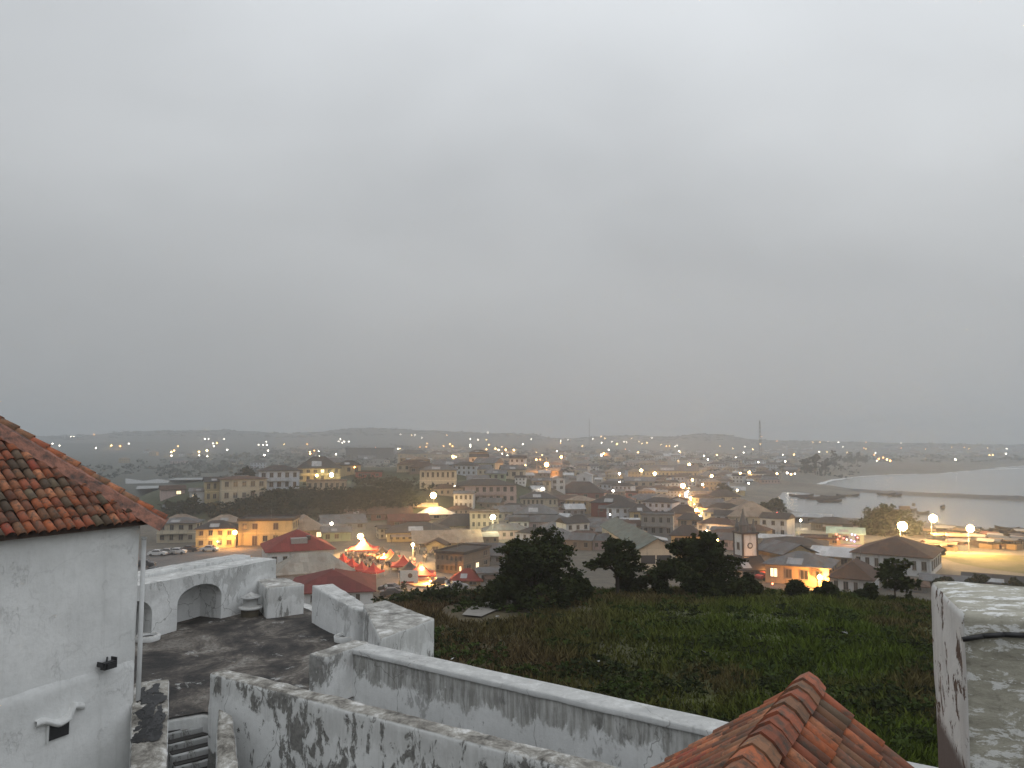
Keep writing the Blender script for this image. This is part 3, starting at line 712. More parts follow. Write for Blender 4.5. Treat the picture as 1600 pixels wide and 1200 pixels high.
# --- near pillar at the right edge
th = R(20); pu = Vector((math.sin(th), math.cos(th))); px_ = Vector((pu.y, -pu.x))
n0 = PD(1503, 955, 5.0); ztop = n0.z; n0 = n0.xy
pil = empty('parapet_pillar', (n0.x, n0.y, ztop)); tag(pil, 'near weathered parapet block with lichen and a black cable at right edge', 'pillar')
core = masonry('block', [n0[:], (n0+px_*1.6)[:], (n0+px_*1.6+pu*1.2)[:], (n0+pu*1.2)[:]], 21.5, ztop, lichen(), .07, .018, .05, 81, pil)
core.data.materials.append(flaky())
lf = Vector((-px_.x, -px_.y, 0))
for pg in core.data.polygons:
    if pg.normal.dot(lf) > .72: pg.material_index = 1
mb = MB(); pts = [Vector((px_.x*s, px_.y*s, -.17+.15*s+.015*math.sin(s*9)))-Vector((pu.x, pu.y, 0))*.03 for s in np.linspace(-.01, 1.5, 14)]
for a, b in zip(pts, pts[1:]): mb.tube(a, b, .017, .017, 7)
mb.obj('cable', BLACK, pil, True)

# ================================================================== the town
def sheet(name, px, dz, mat, label, sub=1):
    P = [hit(x, y) for x, y in px]
    bm = bmesh.new(); bm.faces.new([bm.verts.new((p.x, p.y, 0)) for p in P])
    rough(bm, 6, 0)
    bmesh.ops.recalc_face_normals(bm, faces=bm.faces[:])
    if sum(f.normal.z for f in bm.faces) < 0: bmesh.ops.reverse_faces(bm, faces=bm.faces[:])
    xs = np.array([v.co.x for v in bm.verts]); ys = np.array([v.co.y for v in bm.verts]); zs = HT(xs, ys)
    for v, z in zip(bm.verts, zs): v.co.z = z+dz
    me = bpy.data.meshes.new(name); bm.to_mesh(me); bm.free(); me.materials.append(mat)
    return tag(link(name, me), label, kind='structure')
@cached
def dirt(c):
    m, t, p = newmat('trodden_sand'); g = G(t); ps = g.n('ShaderNodeNewGeometry').outputs['Position']
    a = g.noise(ps, .12, 6, .65); b = g.noise(ps, 1.1, 5, .65)
    col = g.mix(g.step(a, .35, .68), tuple(v*.7 for v in c), c); col = g.mix(g.m('MULTIPLY', g.step(b, .45, .7), .45), col, tuple(v*.5 for v in c))
    g.l(col, p.inputs['Base Color']); p.inputs['Roughness'].default_value = 1; g.bump(b, p, .4, .06); return m
sheet('plaza', [(585,948),(640,944),(700,938),(745,925),(748,905),(700,880),(640,862),(560,852),(520,868),(505,905),(560,930)], .06, dirt((.24, .2, .155)), 'sandy plaza with the red tents')
sheet('street', [(1092,880),(1122,862),(1112,840),(1102,815),(1093,795),(1082,775),(1074,765),(1062,765),(1072,785),(1078,805),(1082,830),(1086,860)], .06, dirt((.2, .18, .15)), 'main street running to the far town')
sheet('quay_ground', [(1340,880),(1500,905),(1640,925),(1640,842),(1560,833),(1490,826),(1430,820),(1340,818),(1290,812),(1240,812),(1250,845)], .06, dirt((.26, .215, .15)), 'sandy ground behind the harbour')
gf, gft, gfp = newmat('playing_field_grass'); g = G(gft); ps = g.n('ShaderNodeNewGeometry').outputs['Position']
g.l(g.ramp(g.noise(ps, .13, 6, .65), (.32, (.085, .085, .025)), (.5, (.13, .115, .04)), (.68, (.2, .16, .085))), gfp.inputs['Base Color']); gfp.inputs['Roughness'].default_value = 1
sheet('playing_field', [(1462,868),(1500,866),(1640,870),(1640,903),(1600,897),(1540,889),(1490,879)], .10, gf, 'lit grass playing field')
sheet('car_park', [(215,905),(430,880),(440,858),(360,858),(215,858)], .06, dirt((.14, .135, .13)), 'car park below the fort')
sheet('slope_path', [(722,963),(735,950),(762,943),(792,938),(806,939),(800,948),(772,957),(752,966)], .10, dirt((.3, .28, .25)), 'concrete path on the hill slope')

WHITE, CREAM, YEL, OCH, TAN, PINK, GREEN, GREY, RED, PEACH, BLUEW, BROWN = ((.52,.53,.53), (.46,.41,.31), (.42,.345,.19), (.33,.25,.135), (.33,.27,.19), (.40,.31,.29), (.24,.29,.20), (.22,.22,.215), (.15,.042,.035), (.44,.31,.19), (.43,.47,.52), (.20,.155,.115))
rDK, rGR, rBR, rTN, rRD, rMR, rLT, rGN = ((.05,.048,.047), .2), ((.13,.132,.135), .5), ((.085,.055,.042), .8), ((.24,.19,.145), .45), ((.21,.038,.035), .08), ((.135,.03,.03), .12), ((.42,.43,.44), .12), ((.115,.135,.12), .3)
def winmesh(pm):
    m = MB(); m.box(-.5, .5, -.05, .1, -.5, .5, 0)
    for b in ((-.58, -.5, -.09, .1, -.56, .56), (.5, .58, -.09, .1, -.56, .56), (-.5, .5, -.09, .1, .5, .56), (-.64, .64, -.16, .1, -.62, -.5), (-.04, .04, -.075, .1, -.5, .5)): m.box(*b, 1)
    return m.me('window', pm, FRAME)
WIN = [winmesh(PANE), winmesh(SHUT), winmesh(glow('lit_window', (1, .72, .38), 1.6))]
BUILT = []
def building(cx, yb, w, h, roof, rh, wc, rc, nx, ny, yaw, name, label, dep=None, cat='house', group=None, lit=0, doors=0, dist=None, extra=None):
    """cx, yb: picture position of the foot of the front wall; w, h, rh: picture sizes; yaw in degrees off square-on"""
    P = hit(cx, yb) if dist is None else PD(cx, yb, dist); sc = P.y/F/math.cos(PITCH)
    BUILT.append((cx, yb-h/2-rh/2, w, h+rh))
    w *= sc/math.cos(R(yaw))**.5; h *= sc; rh *= sc
    D = dep if dep else max(5, min(14, w*.75))
    rd = random.Random(int(cx*13+yb*7))
    t = empty(name, P, -math.atan2(P.x, P.y)+R(yaw)); tag(t, label, cat, group); t['bpx'] = (float(cx), float(yb))
    wm_ = housewall(wc); rm = sheetroof(*rc)
    m = MB(); m.box(-w/2, w/2, 0, D, -4, h); 
    m.obj('wall', wm_, t)
    if ny > 1:
        m = MB(); zz = h/ny; m.box(-w/2-.08, w/2+.08, -.08, D+.08, zz-.12, zz+.12); m.obj('string_course', housewall(tuple(min(.6, v*1.25) for v in wc)), t)
    ov = .55; x0, x1, y0, y1 = -w/2-ov, w/2+ov, -ov, D+ov; th_ = .14; m = MB()
    if roof == 'hip':
        if x1-x0 >= y1-y0: i_ = (y1-y0)/2*.95; r_ = [(x0+i_, (y0+y1)/2), (x1-i_, (y0+y1)/2)]; fs = [(0, 1, 5, 4), (1, 2, 5), (2, 3, 4, 5), (3, 0, 4)]
        else: i_ = (x1-x0)/2*.95; r_ = [(0, y0+i_), (0, y1-i_)]; fs = [(0, 1, 4), (1, 2, 5, 4), (2, 3, 5), (3, 0, 4, 5)]
        v = [(x0, y0, h+.02), (x1, y0, h+.02), (x1, y1, h+.02), (x0, y1, h+.02), (*r_[0], h+rh), (*r_[1], h+rh)]
        b = [(a, c_, z-th_) for a, c_, z in v[:4]]; m.add(v+b, fs+[(6, 7, 1, 0), (7, 8, 2, 1), (8, 9, 3, 2), (9, 6, 0, 3), (9, 8, 7, 6)])
    elif roof == 'gable':
        v = [(x0, y0, h), (x1, y0, h), (x1, y1, h), (x0, y1, h), (x0, (y0+y1)/2, h+rh), (x1, (y0+y1)/2, h+rh)]
        b = [(a, c_, z-th_) for a, c_, z in v]; m.add(v+b, [(0, 1, 5, 4), (2, 3, 4, 5), (7, 6, 10, 11), (9, 8, 11, 10), (0, 6, 7, 1), (2, 8, 9, 3), (1, 7, 11, 5), (5, 11, 8, 2), (3, 9, 10, 4), (4, 10, 6, 0)])
        gm_ = MB(); gm_.add([(-w/2+.01, 0.01, h-.2), (-w/2+.01, D-.01, h-.2), (-w/2+.01, D/2, h+rh-.3), (w/2-.01, .01, h-.2), (w/2-.01, D-.01, h-.2), (w/2-.01, D/2, h+rh-.3)], [(1, 0, 2), (3, 4, 5), (0, 3, 5, 2), (4, 1, 2, 5)]); gm_.obj('gable_wall', wm_, t)
    elif roof == 'front':       # gable end toward the viewer
        v = [(x0, y0, h), (x1, y0, h), (x1, y1, h), (x0, y1, h), (0, y0, h+rh), (0, y1, h+rh)]
        b = [(a, c_, z-th_) for a, c_, z in v]; m.add(v+b, [(1, 2, 5, 4), (3, 0, 4, 5), (8, 7, 10, 11), (6, 9, 11, 10), (1, 7, 8, 2), (3, 9, 6, 0), (0, 6, 10, 4), (4, 10, 7, 1), (2, 8, 11, 5), (5, 11, 9, 3)])
        gm_ = MB(); gm_.add([(-w/2+.01, .01, h-.2), (w/2-.01, .01, h-.2), (0, .01, h+rh-.25), (-w/2+.01, D-.01, h-.2), (w/2-.01, D-.01, h-.2), (0, D-.01, h+rh-.25)], [(0, 1, 2), (4, 3, 5), (0, 2, 5, 3), (1, 4, 5, 2)]); gm_.obj('gable_wall', wm_, t)
    else:
        m.box(x0+.25, x1-.25, y0+.25, y1-.25, h-.02, h+.16)
        for bb in ((x0+.25, x1-.25, y0+.25, y0+.45), (x0+.25, x1-.25, y1-.45, y1-.25), (x0+.25, x0+.45, y0+.451, y1-.451), (x1-.45, x1-.25, y0+.451, y1-.451)): m.box(*bb, h+.161, h+max(.3, rh))
    ro = m.obj('roof', rm if roof != 'flat' else (rm if rc is not None else wm_), t)
    if roof == 'hip' and rd.random() < .5 and w > 6:
        m = MB(); m.tube((*r_[0], h+rh+.02), (*r_[1], h+rh+.02), .14, .14, 6); m.obj('ridge_cap', sheetroof((.3, .3, .3), .3), ro)
    elif roof in ('hip', 'gable', 'front') and rd.random() < .55 and w > 5:  # a newer, brighter sheet patched in
        k = rd.uniform(.15, .5); x_ = rd.uniform(.25, .6)
        if roof == 'hip' and x1-x0 >= y1-y0 or roof == 'gable':
            sl_ = rh/((y1-y0)/2); ya, yb_ = y0+.25+.3*(y1-y0)/2*k, y0+(y1-y0)/2*(.45+.3*k); xa, xb = x0+(x1-x0)*(.3+.1*x_), x0+(x1-x0)*(.45+.25*x_)
            m = MB(); m.add([(xa, ya, h+(ya-y0)*sl_+.05), (xb, ya, h+(ya-y0)*sl_+.05), (xb, yb_, h+(yb_-y0)*sl_+.05), (xa, yb_, h+(yb_-y0)*sl_+.05)], [(0, 1, 2, 3)]); m.obj('roof_patch', sheetroof((.33, .335, .34), .2), ro)
    def winrow(n, ln, face):
        if n <= 0: return
        bay = ln/n; sh = h/max(ny, 1); ww_ = min(1.5, bay*.42); wh = min(1.7, sh*.46)
        for r in range(max(ny, 1)):
            for c_ in range(n):
                d_ = doors and r == 0 and face == 'f' and c_ % 3 == 1
                x = -ln/2+bay*(c_+.5); z = sh*r+sh*.56
                if not d_ and rd.random() < .08: continue
                k = 2 if rd.random() < max(lit, .035) else rd.choice((0, 0, 1))
                o = link('window' if not d_ else 'door', WIN[1 if d_ else k], t)
                s3 = (ww_, 1, wh) if not d_ else (min(1.2, ww_), 1, sh*.72)
                if d_: z = sh*.37
                o.scale = (s3[0]*rd.uniform(.85, 1.12), 1, s3[2]*rd.uniform(.9, 1.08))
                if face == 'f': o.location = (x, -.02, z)
                elif face == 'r': o.location = (w/2+.02, D/2+x, z); o.rotation_euler = (0, 0, math.pi/2)
                else: o.location = (-w/2-.02, D/2+x, z); o.rotation_euler = (0, 0, -math.pi/2)
    if nx: winrow(nx, w*.96, 'f'); 
    if nx and abs(yaw) > 8: winrow(max(1, int(D/3.2)), D*.95, 'l' if yaw > 0 else 'r')
    if nx >= 3 and rd.random() < .4 and ny == 1:       # lean-to porch roof
        m = MB(); xa = -w*.5+w*rd.uniform(0, .3); xb = xa+w*rd.uniform(.3, .6); m.add([(xa, -2.0, h*.62), (xb, -2.0, h*.62), (xb, -.05, h*.82), (xa, -.05, h*.82), (xa, -2.0, h*.59), (xb, -2.0, h*.59), (xb, -.05, h*.79), (xa, -.05, h*.79)], [(0, 1, 2, 3), (4, 7, 6, 5), (4, 5, 1, 0), (5, 6, 2, 1), (7, 4, 0, 3)]); po = m.obj('porch_roof', sheetroof(*rd.choice((rGR, rBR, rTN))), t)
        for xx in (xa+.15, xb-.15): m = MB(); m.tube((xx, -1.9, -.5), (xx, -1.9, h*.6), .08, .08, 5); m.obj('porch_post', BARK, po)
    if ny == 2 and nx >= 4 and rd.random() < .5:
        m = MB(); z = h*.5; m.box(-w*.4, w*.3, -1.1, -.09, z-.22, z-.13); bo = m.obj('balcony', housewall(tuple(v*.9 for v in wc)), t); m = MB(); m.box(-w*.4, w*.3, -1.1, -1.02, z-.12, z+.8); m.obj('balcony_wall', housewall(wc), bo)
    if rd.random() < .3 and w > 6:
        m = MB(); hx, hy = rd.uniform(-.3, .3)*w, D*.5; hz_ = h+(rh if roof != 'flat' else .17); m.tube((hx, hy, hz_-.3), (hx, hy, hz_+2.6), .04, .03, 4); m.tube((hx-.6, hy, hz_+2.3), (hx+.6, hy, hz_+2.3), .03, .03, 4); m.tube((hx-.4, hy, hz_+2.0), (hx+.4, hy, hz_+2.0), .03, .03, 4); m.obj('aerial', STEEL, ro)
    if extra: extra(t, w, h, D, rh)
    return t
def B(*a, **k): return building(*a, **k)
def balcony(t, w, h, D, rh):
    m = MB(); z = h*.5; m.box(-w*.48, w*.48, -1.3, -.09, z-.25, z-.13); o = m.obj('balcony', housewall(CREAM), t)
    for k in range(6):
        m = MB(); x = -w*.46+w*.92*k/5; m.tube((x, -1.2, z-.13), (x, -1.2, h-.05), .11, .11, 6); m.obj('column', housewall(CREAM), o)
    m = MB(); m.box(-w*.48, w*.48, -1.24, -1.16, z+.75, z+.85); m.obj('rail', housewall(CREAM), o)
# --- left, below the fort
B(275,848,56,30,'hip',7,CREAM,rGR,4,2,-14,'cream_house','cream two-storey house with four windows per floor right of the fort roof corner')
B(336,856,56,29,'hip',11,YEL,rDK,4,2,-8,'lamp_lit_house','orange lit two-storey house with dark hipped roof and lamp on its corner',doors=1)
B(414,852,80,37,'flat',4,YEL,rDK,5,2,-12,'yellow_house','long yellow two-storey house with flat dark roof above the arched parapet',doors=1)
B(352,824,46,8,'hip',10,TAN,rTN,0,1,0,'tan_roof_house','tan hipped roof rising behind the orange lit house')
B(283,822,44,8,'hip',9,TAN,rTN,0,1,0,'pale_roof_house','brownish pale hipped roof behind the cream two-storey house')
B(480,845,54,16,'hip',20,TAN,rTN,3,1,6,'brown_hip_house','house with large plain tan hipped roof right of the yellow house',dep=15)
def dormer(t, w, h, D, rh):
    m = MB(); m.box(-1.9, 1.5, D*.12, D*.5, h+.3, h+rh*.62); o = m.obj('dormer', housewall(GREY), t)
    m = MB(); m.box(1.5, 2.3, D*.2, D*.4, h+.3, h+rh*.7); m.obj('water_tank', BLACK, t)
B(470,892,98,31,'hip',27,WHITE,rRD,6,1,7,'red_roof_house','white house with crimson hipped roof and grey box dormer',dep=14,extra=dormer)
B(493,905,112,10,'hip',26,WHITE,((.27,.25,.215),.3),0,1,10,'pale_roof_annex','low annex with wide cream sheet-metal roof in front of the crimson roof',dep=9)
B(517,946,126,20,'hip',24,WHITE,rMR,9,1,-3,'maroon_roof_house','broad maroon hipped roof of a white house just beyond the merlons',dep=15)
B(445,905,40,6,'hip',14,GREY,rDK,0,1,0,'dark_roof_hut','black sagging roof tucked behind the arched parapet end')
B(526,846,42,14,'gable',8,GREEN,rGR,3,1,5,'green_house','small pale green house left of the bright plaza lamp')
B(538,828,66,10,'gable',12,GREY,rGR,4,1,8,'grey_roof_house','grey roofed low house with a white lamp on its wall below the scrub')
# --- left hillside
B(381,783,66,34,'hip',4,CREAM,rBR,5,2,8,'hillside_cream_house','cream two-storey house at the left foot of the wooded rise')
B(335,784,28,31,'gable',7,YEL,rDK,3,2,6,'narrow_yellow_house','narrow pale yellow house with white-edged gable beside the cream hillside house')
B(311,787,28,19,'gable',5,WHITE,rGR,2,1,-6,'small_white_house','small white house left of the narrow yellow one')
B(270,776,34,11,'gable',6,PINK,rBR,2,1,4,'pink_low_house','low pinkish house with red-brown roof just right of the tile roof tip')
B(268,800,22,7,'gable',4,TAN,rGR,0,1,0,'tan_shed','small tan shed beside the tip of the clay tile roof')
B(436,765,60,29,'hip',8,BLUEW,rDK,5,2,2,'blue_white_house','bluish white two-storey house with dark windows on the rise')
B(498,752,66,20,'hip',18,YEL,rDK,6,2,0,'yellow_hill_house','yellow house with big black hipped roof and two wall lamps on the rise',dep=14,lit=.12)
B(545,742,36,15,'hip',7,YEL,rDK,3,1,0,'yellow_hill_wing','yellow single-storey wing right of the black hipped roof')
B(510,766,60,14,'flat',2,TAN,rTN,7,1,0,'tan_lower_house','long tan lower block with small windows below the lamp-lit yellow house',dep=5)
B(576,747,40,9,'flat',2,(.30,.075,.06),rBR,3,1,-4,'red_low_house','low red walled house glowing at the right of the yellow hill house')
B(572,722,62,20,'flat',2,(.085,.08,.078),rDK,6,2,0,'dark_block','dark flat-roofed block on the skyline of the rise')
B(601,723,26,21,'flat',2,(.095,.085,.082),rDK,3,2,-6,'dark_tower_block','taller dark block right end of the skyline rise')
B(574,728,26,10,'gable',6,GREY,rGR,2,1,8,'grey_gable_house','grey gabled house in front of the dark skyline block')
B(591,729,18,12,'flat',2,GREY,rGR,2,1,0,'grey_cube_house','small grey flat house in front of the dark skyline block')
B(645,728,46,19,'hip',6,OCH,rDK,6,2,2,'ochre_house','ochre two-storey house beside an orange lamp on the rise')
B(688,722,38,12,'hip',5,TAN,rBR,5,1,0,'brown_long_house','long brown house right of the ochre one')
B(747,731,28,24,'hip',4,PEACH,rDK,4,2,-4,'glowing_house','brightly lit orange two-storey house with columns on the ridge',lit=.5,extra=balcony)
B(724,720,22,13,'hip',4,CREAM,rGR,3,1,0,'pale_ridge_house','pale house left of the brightly lit orange house')
B(781,725,38,9,'gable',4,PEACH,rBR,5,1,0,'orange_row','low orange row right of the brightly lit house')
B(684,767,56,32,'hip',9,CREAM,rGR,7,2,-3,'many_windowed_house','cream two-storey house with many windows right of the wooded slope')
B(662,740,44,10,'hip',8,BROWN,rBR,4,1,0,'brown_hill_house','brown house under the orange ridge lamp')
B(705,735,52,8,'gable',9,TAN,rGR,4,1,0,'grey_sheet_house','wide grey sheet roof above the many-windowed cream house')
# --- town centre
B(762,787,90,28,'hip',9,PINK,rDK,8,2,10,'pink_house','long pinkish two-storey house right of the brightest street lamp')
B(724,796,30,24,'gable',4,WHITE,rGR,4,2,-8,'white_end_house','white house end with tall windows at the left of the pink house')
B(747,762,32,12,'gable',7,CREAM,rGR,3,1,4,'cream_roofed_house','cream house behind the left end of the pink house')
B(775,751,30,11,'gable',6,GREEN,rGR,3,1,-4,'greenish_house','greenish house up behind the pink house')
B(803,749,36,15,'gable',7,CREAM,rGR,3,1,8,'white_edged_house','cream house with bright white-edged roof behind the pink house')
B(872,767,22,18,'front',5,WHITE,rLT,2,2,10,'bright_white_house','bright white two-storey gabled house in the middle of the town')
B(846,762,30,11,'gable',4,TAN,rGR,3,1,0,'tan_wing','tan low wing left of the bright white gabled house')
B(913,756,24,13,'front',5,WHITE,rLT,1,1,-5,'white_gable_house','white gabled house with one dark window beyond the big black roof')
B(843,792,56,13,'hip',9,CREAM,rDK,8,1,4,'cream_villa','cream single-storey villa with dark hipped roof and eight windows')
B(885,790,50,9,'gable',6,PINK,rBR,4,1,-4,'pinkish_house','pinkish house right of the cream villa')
B(906,782,74,12,'hip',16,(.17,.07,.06),rDK,4,1,-4,'black_roof_house','large black hipped roof behind the maroon house',dep=15)
B(955,808,62,22,'hip',11,RED,rDK,6,1,-8,'maroon_house','maroon walled house with dark hipped roof in the middle of the town')
B(1002,818,32,18,'hip',11,YEL,rDK,2,1,6,'small_yellow_house','small pale yellow house with one dark window right of the maroon house')
B(1027,838,48,32,'flat',3,GREY,rGR,4,2,-4,'concrete_house','bare grey concrete two-storey house with dark openings')
B(838,816,66,13,'hip',13,GREY,rGR,6,1,2,'grey_villa','grey house with wide grey hipped roof behind the largest tree')
B(884,806,20,9,'flat',2,PINK,rBR,1,1,0,'salmon_house','small salmon house at the right of the wide grey roof')
B(905,823,34,9,'hip',9,WHITE,rDK,4,1,3,'low_white_house','low white house with dark roof above the long green-grey hall roof')
B(945,830,70,8,'gable',9,GREY,rGR,6,1,0,'grey_shed','long grey shed behind the green-grey hall roof')
B(1077,824,34,12,'hip',10,PEACH,rDK,2,1,-6,'peach_house','peach house with dark window beside the main street')
B(1072,872,44,34,'hip',15,YEL,rDK,2,2,-4,'yellow_corner_house','tall yellow house with dark hipped roof behind the lamp-lit tree')
B(1060,796,28,14,'front',5,WHITE,rDK,2,1,0,'arched_white_house','white gable-fronted house with two dark openings left of the main street')
B(1068,808,46,5,'hip',13,GREY,rDK,0,1,0,'dark_roof_house','dark hipped roof in front of the white gable left of the street')
B(1034,784,18,15,'flat',2,CREAM,rLT,2,2,0,'cream_shop','cream two-storey shop with white roof edge in the middle distance')
B(991,778,26,8,'flat',1.5,(.33,.13,.09),rBR,2,1,0,'brick_red_house','brick-red low house beyond the maroon house')
B(1000,762,46,10,'gable',6,TAN,rGR,4,1,0,'tan_middle_house','tan house left of the bright main street lamp')
B(1046,747,88,11,'gable',9,YEL,rGR,14,1,0,'school_block','long yellow lit school block with a row of dark windows',dep=10,cat='building')
B(1096,731,34,9,'flat',2,WHITE,rLT,7,1,0,'long_white_block','small long white block with a row of windows left of the mast',cat='building')
B(1086,741,34,7,'gable',3,CREAM,rGR,4,1,0,'cream_low_block','cream low block just under the long white block',cat='building')
B(1050,719,26,6,'gable',4,PINK,rLT,2,1,0,'red_lit_hut','far pink hut with bright white roof')
B(960,795,22,8,'gable',4,PEACH,rBR,1,1,0,'peach_hut','small peach hut beside two white lamps')
B(1130,785,52,9,'hip',10,CREAM,rDK,3,1,4,'pale_street_house','pale low house with dark roof right of the main street')
B(1156,805,64,12,'hip',11,CREAM,rTN,4,1,6,'cream_street_house','cream house with tan roof behind the church hall')
def arches(t, w, h, D, rh):
    pass
B(1180,831,76,23,'hip',21,CREAM,rTN,5,1,8,'church_hall','cream church hall with tan hipped roof and dark tall windows',dep=15,cat='church')
B(1143,772,40,6,'gable',5,YEL,rLT,2,1,0,'lamp_lit_shed','small yellowish shed with a lamp on its roof edge before the harbour')
# --- right, foot of the hill
hallT = B(1028,893,54,34,'front',17,CREAM,rGN,0,1,14,'warehouse_hall','cream gable end of a long hall with green-grey sheet roof and dark window band',dep=46,cat='hall')
for k in range(2):
    m = MB(); m.box(-3.6+k*3.4, -.55+k*3.4, -.06, .1, 1.6, 3.4); m.obj('window_band', PANE, hallT)
B(1021,846,38,2,'front',3.5,WHITE,rLT,0,1,2,'white_canopy','small bright white canopy roof just behind the hall gable',dep=5)
B(1245,914,92,29,'hip',17,PEACH,rGR,4,1,-10,'peach_roadside_house','peach lamp-lit house with grey hipped roof right of the clock tower',dep=11)
B(1298,886,60,17,'gable',10,TAN,rLT,3,1,-12,'white_sheet_house','tan house with bright white sheet roof behind the peach house',dep=10)
B(1392,897,108,29,'hip',23,WHITE,rBR,8,1,-10,'big_white_house','big white house with dark brown hipped roof before the playing field',dep=16)
B(1330,931,58,26,'hip',23,WHITE,rBR,4,1,-8,'brown_roof_house','white house with dark brown hipped roof at the hill edge',dep=11)
B(1172,905,52,14,'gable',17,GREY,rDK,1,1,20,'black_gable_house','black gabled roof behind the shrubs at the foot of the clock tower',dep=10)
B(1420,925,50,10,'hip',8,GREY,rBR,2,1,0,'hill_edge_shack','low shack with rusty roof behind the thin tree')
B(1480,918,66,9,'gable',7,GREY,rGR,3,1,4,'grey_field_house','grey low house behind the near pillar before the field')
B(1560,922,90,10,'gable',9,(.1,.1,.11),rDK,4,1,0,'dark_field_house','dark low house at the right edge before the field')
B(1240,862,92,10,'hip',9,GREY,rDK,3,1,-4,'dark_market_shed','dark long market shed with strip of lights behind the peach house')
B(1205,850,56,9,'gable',4,CREAM,rLT,3,1,-3,'market_stall_row','cream market row with white roof edge beyond the clock tower')
B(1282,850,56,8,'flat',1.5,OCH,rBR,4,1,0,'lit_market_row','yellow lit market row left of the coloured lights')
B(1322,850,50,16,'gable',8,GREEN,((.3,.4,.33),.1),3,1,0,'green_roof_bar','bar with pale green roof and red and blue lights')
B(1266,818,56,10,'gable',4,(.13,.12,.115),rLT,3,1,-6,'harbour_shed','dark harbour shed with long bright roof edge')
B(1212,822,36,12,'hip',6,PEACH,rGR,3,1,0,'harbour_house','peach house beside red light at the harbour')
B(1300,830,60,12,'hip',8,(.1,.1,.095),rDK,3,1,0,'dark_harbour_house','dark house by the harbour left of the domed tree')
# --- around the plaza
B(601,842,16,16,'gable',4,CREAM,rDK,2,2,10,'plaza_end_house','small cream two-storey end house behind the plaza')
B(655,846,98,14,'hip',12,YEL,rDK,10,1,3,'plaza_yellow_row','long yellow row with dark roof behind the plaza')
B(722,836,80,14,'hip',16,CREAM,rDK,9,1,4,'plaza_cream_row','long cream house with nine windows and brown roof above the plaza')
B(700,854,104,6,'gable',15,OCH,rTN,5,1,5,'brown_sheet_row','long brown sheet roof with a white patch above the tents')
B(680,864,28,12,'front',8,YEL,rBR,1,1,-8,'yellow_gable_house','yellow gable house with white-edged roof behind the second plaza lamp')
B(702,896,46,30,'flat',4,BROWN,rDK,6,2,-30,'brown_windowed_house','brown two-storey house with a row of openings right of the tents',dep=12)
B(757,882,58,14,'gable',16,GREY,rGR,4,1,-6,'grey_plaza_house','grey sheet-roofed house left of the largest tree')
B(728,916,44,9,'hip',15,PEACH,rRD,2,1,-8,'crimson_roof_house','low house with crimson roof at the right of the plaza')
B(765,915,32,20,'gable',5,WHITE,rGR,3,1,12,'white_plaza_house','white house with dark openings half behind the largest tree')
B(757,838,44,36,'flat',3,CREAM,rTN,5,3,3,'lamp_lit_block','cream three-storey block lit by the greenish lamp')
B(612,812,62,9,'gable',10,(.2,.09,.07),rBR,3,1,6,'rusty_shack','rust-red shack with white patched roof below the scrub')
B(640,822,60,8,'gable',9,(.2,.08,.06),((.17,.06,.045),.5),3,1,8,'red_shack','long red-brown shack under the rust-red roof')
B(682,812,56,8,'hip',10,CREAM,rLT,3,1,4,'pale_roof_house_town','cream house with pale flat-pitched roof under the brightest lamp')
B(665,796,34,4,'gable',5,TAN,((.4,.3,.18),.2),0,1,0,'bright_tan_shed','small shed whose tan roof is lit by the brightest lamp')
B(625,838,70,6,'gable',6,(.16,.13,.2),rGR,3,1,0,'purple_shop','low purple shop front behind the tents')
B(560,812,40,8,'gable',7,GREY,rBR,2,1,0,'grey_shack','grey shack at the right foot of the scrub slope')

# --- church tower with clock
tp_ = hit(1166, 897); tw = empty('clock_tower', tp_, -math.atan2(tp_.x, tp_.y)+R(32)); tag(tw, 'white square church tower with round clock, dark edges and pointed spirelets', 'tower')
sc_ = tp_.y/F; TH = 62*sc_; hw = 1.65
tb = MB(); tb.box(-hw, hw, -hw, hw, -3, TH); tb.obj('shaft', housewall((.6, .6, .585)), tw)
dkt = flat('dark_trim', (.06, .05, .05))
for sx in (-1, 1):
    for sy in (-1, 1):
        m = MB(); m.box(sx*hw-.16, sx*hw+.16, sy*hw-.16, sy*hw+.16, -3, TH+.02); m.obj('corner_strip', dkt, tw)
m = MB(); m.box(-hw-.35, hw+.35, -hw-.35, hw+.35, TH, TH+.4); m.obj('cornice', dkt, tw)
m = MB(); m.box(-hw-.1, hw+.1, -hw-.1, hw+.1, TH*.45, TH*.45+.2); m.obj('band', dkt, tw)
def disc(parent, face, z, r, name):
    o = MB(); 
    for k, (ra, mt_, dd) in enumerate(((r, 0, .06), (r*.62, 1, .09))):
        o.tube((0, 0, 0), (0, -dd, 0), ra, ra, 18, mt_)
    ob = o.obj(name, (dkt, flat('clock_white', (.6, .6, .57))), parent); ob.location = (hw, 0, z) if face else (0, -hw, z); ob.rotation_euler = (0, 0, math.pi/2 if face else 0); return ob
disc(tw, 0, TH*.72, .62, 'clock'); disc(tw, 1, TH*.72, .62, 'clock'); disc(tw, 0, TH*.22, .5, 'round_window'); disc(tw, 1, TH*.22, .5, 'round_window')
o = link('window', WIN[1], tw); o.scale = (.8, 1, 1.3); o.location = (-hw-.02, 0, TH*.7); o.rotation_euler = (0, 0, -math.pi/2)
spm = flat('grey_slate', (.13, .125, .12))
for sx, sy, s in ((-1, -1, 1.0), (1, -1, .55), (-1, 1, .55), (1, 1, .55)):
    m = MB(); hh = 36*sc_*s; m.lathe([(.85*s, 0), (.85*s, hh*.28), (1.0*s, hh*.3), (.5*s, hh*.62), (.12, hh*.93), (.2, hh*.95), (.02, hh)], 8, (sx*(hw-.45), sy*(hw-.45), TH+.4)); m.obj('spirelet', spm, tw)
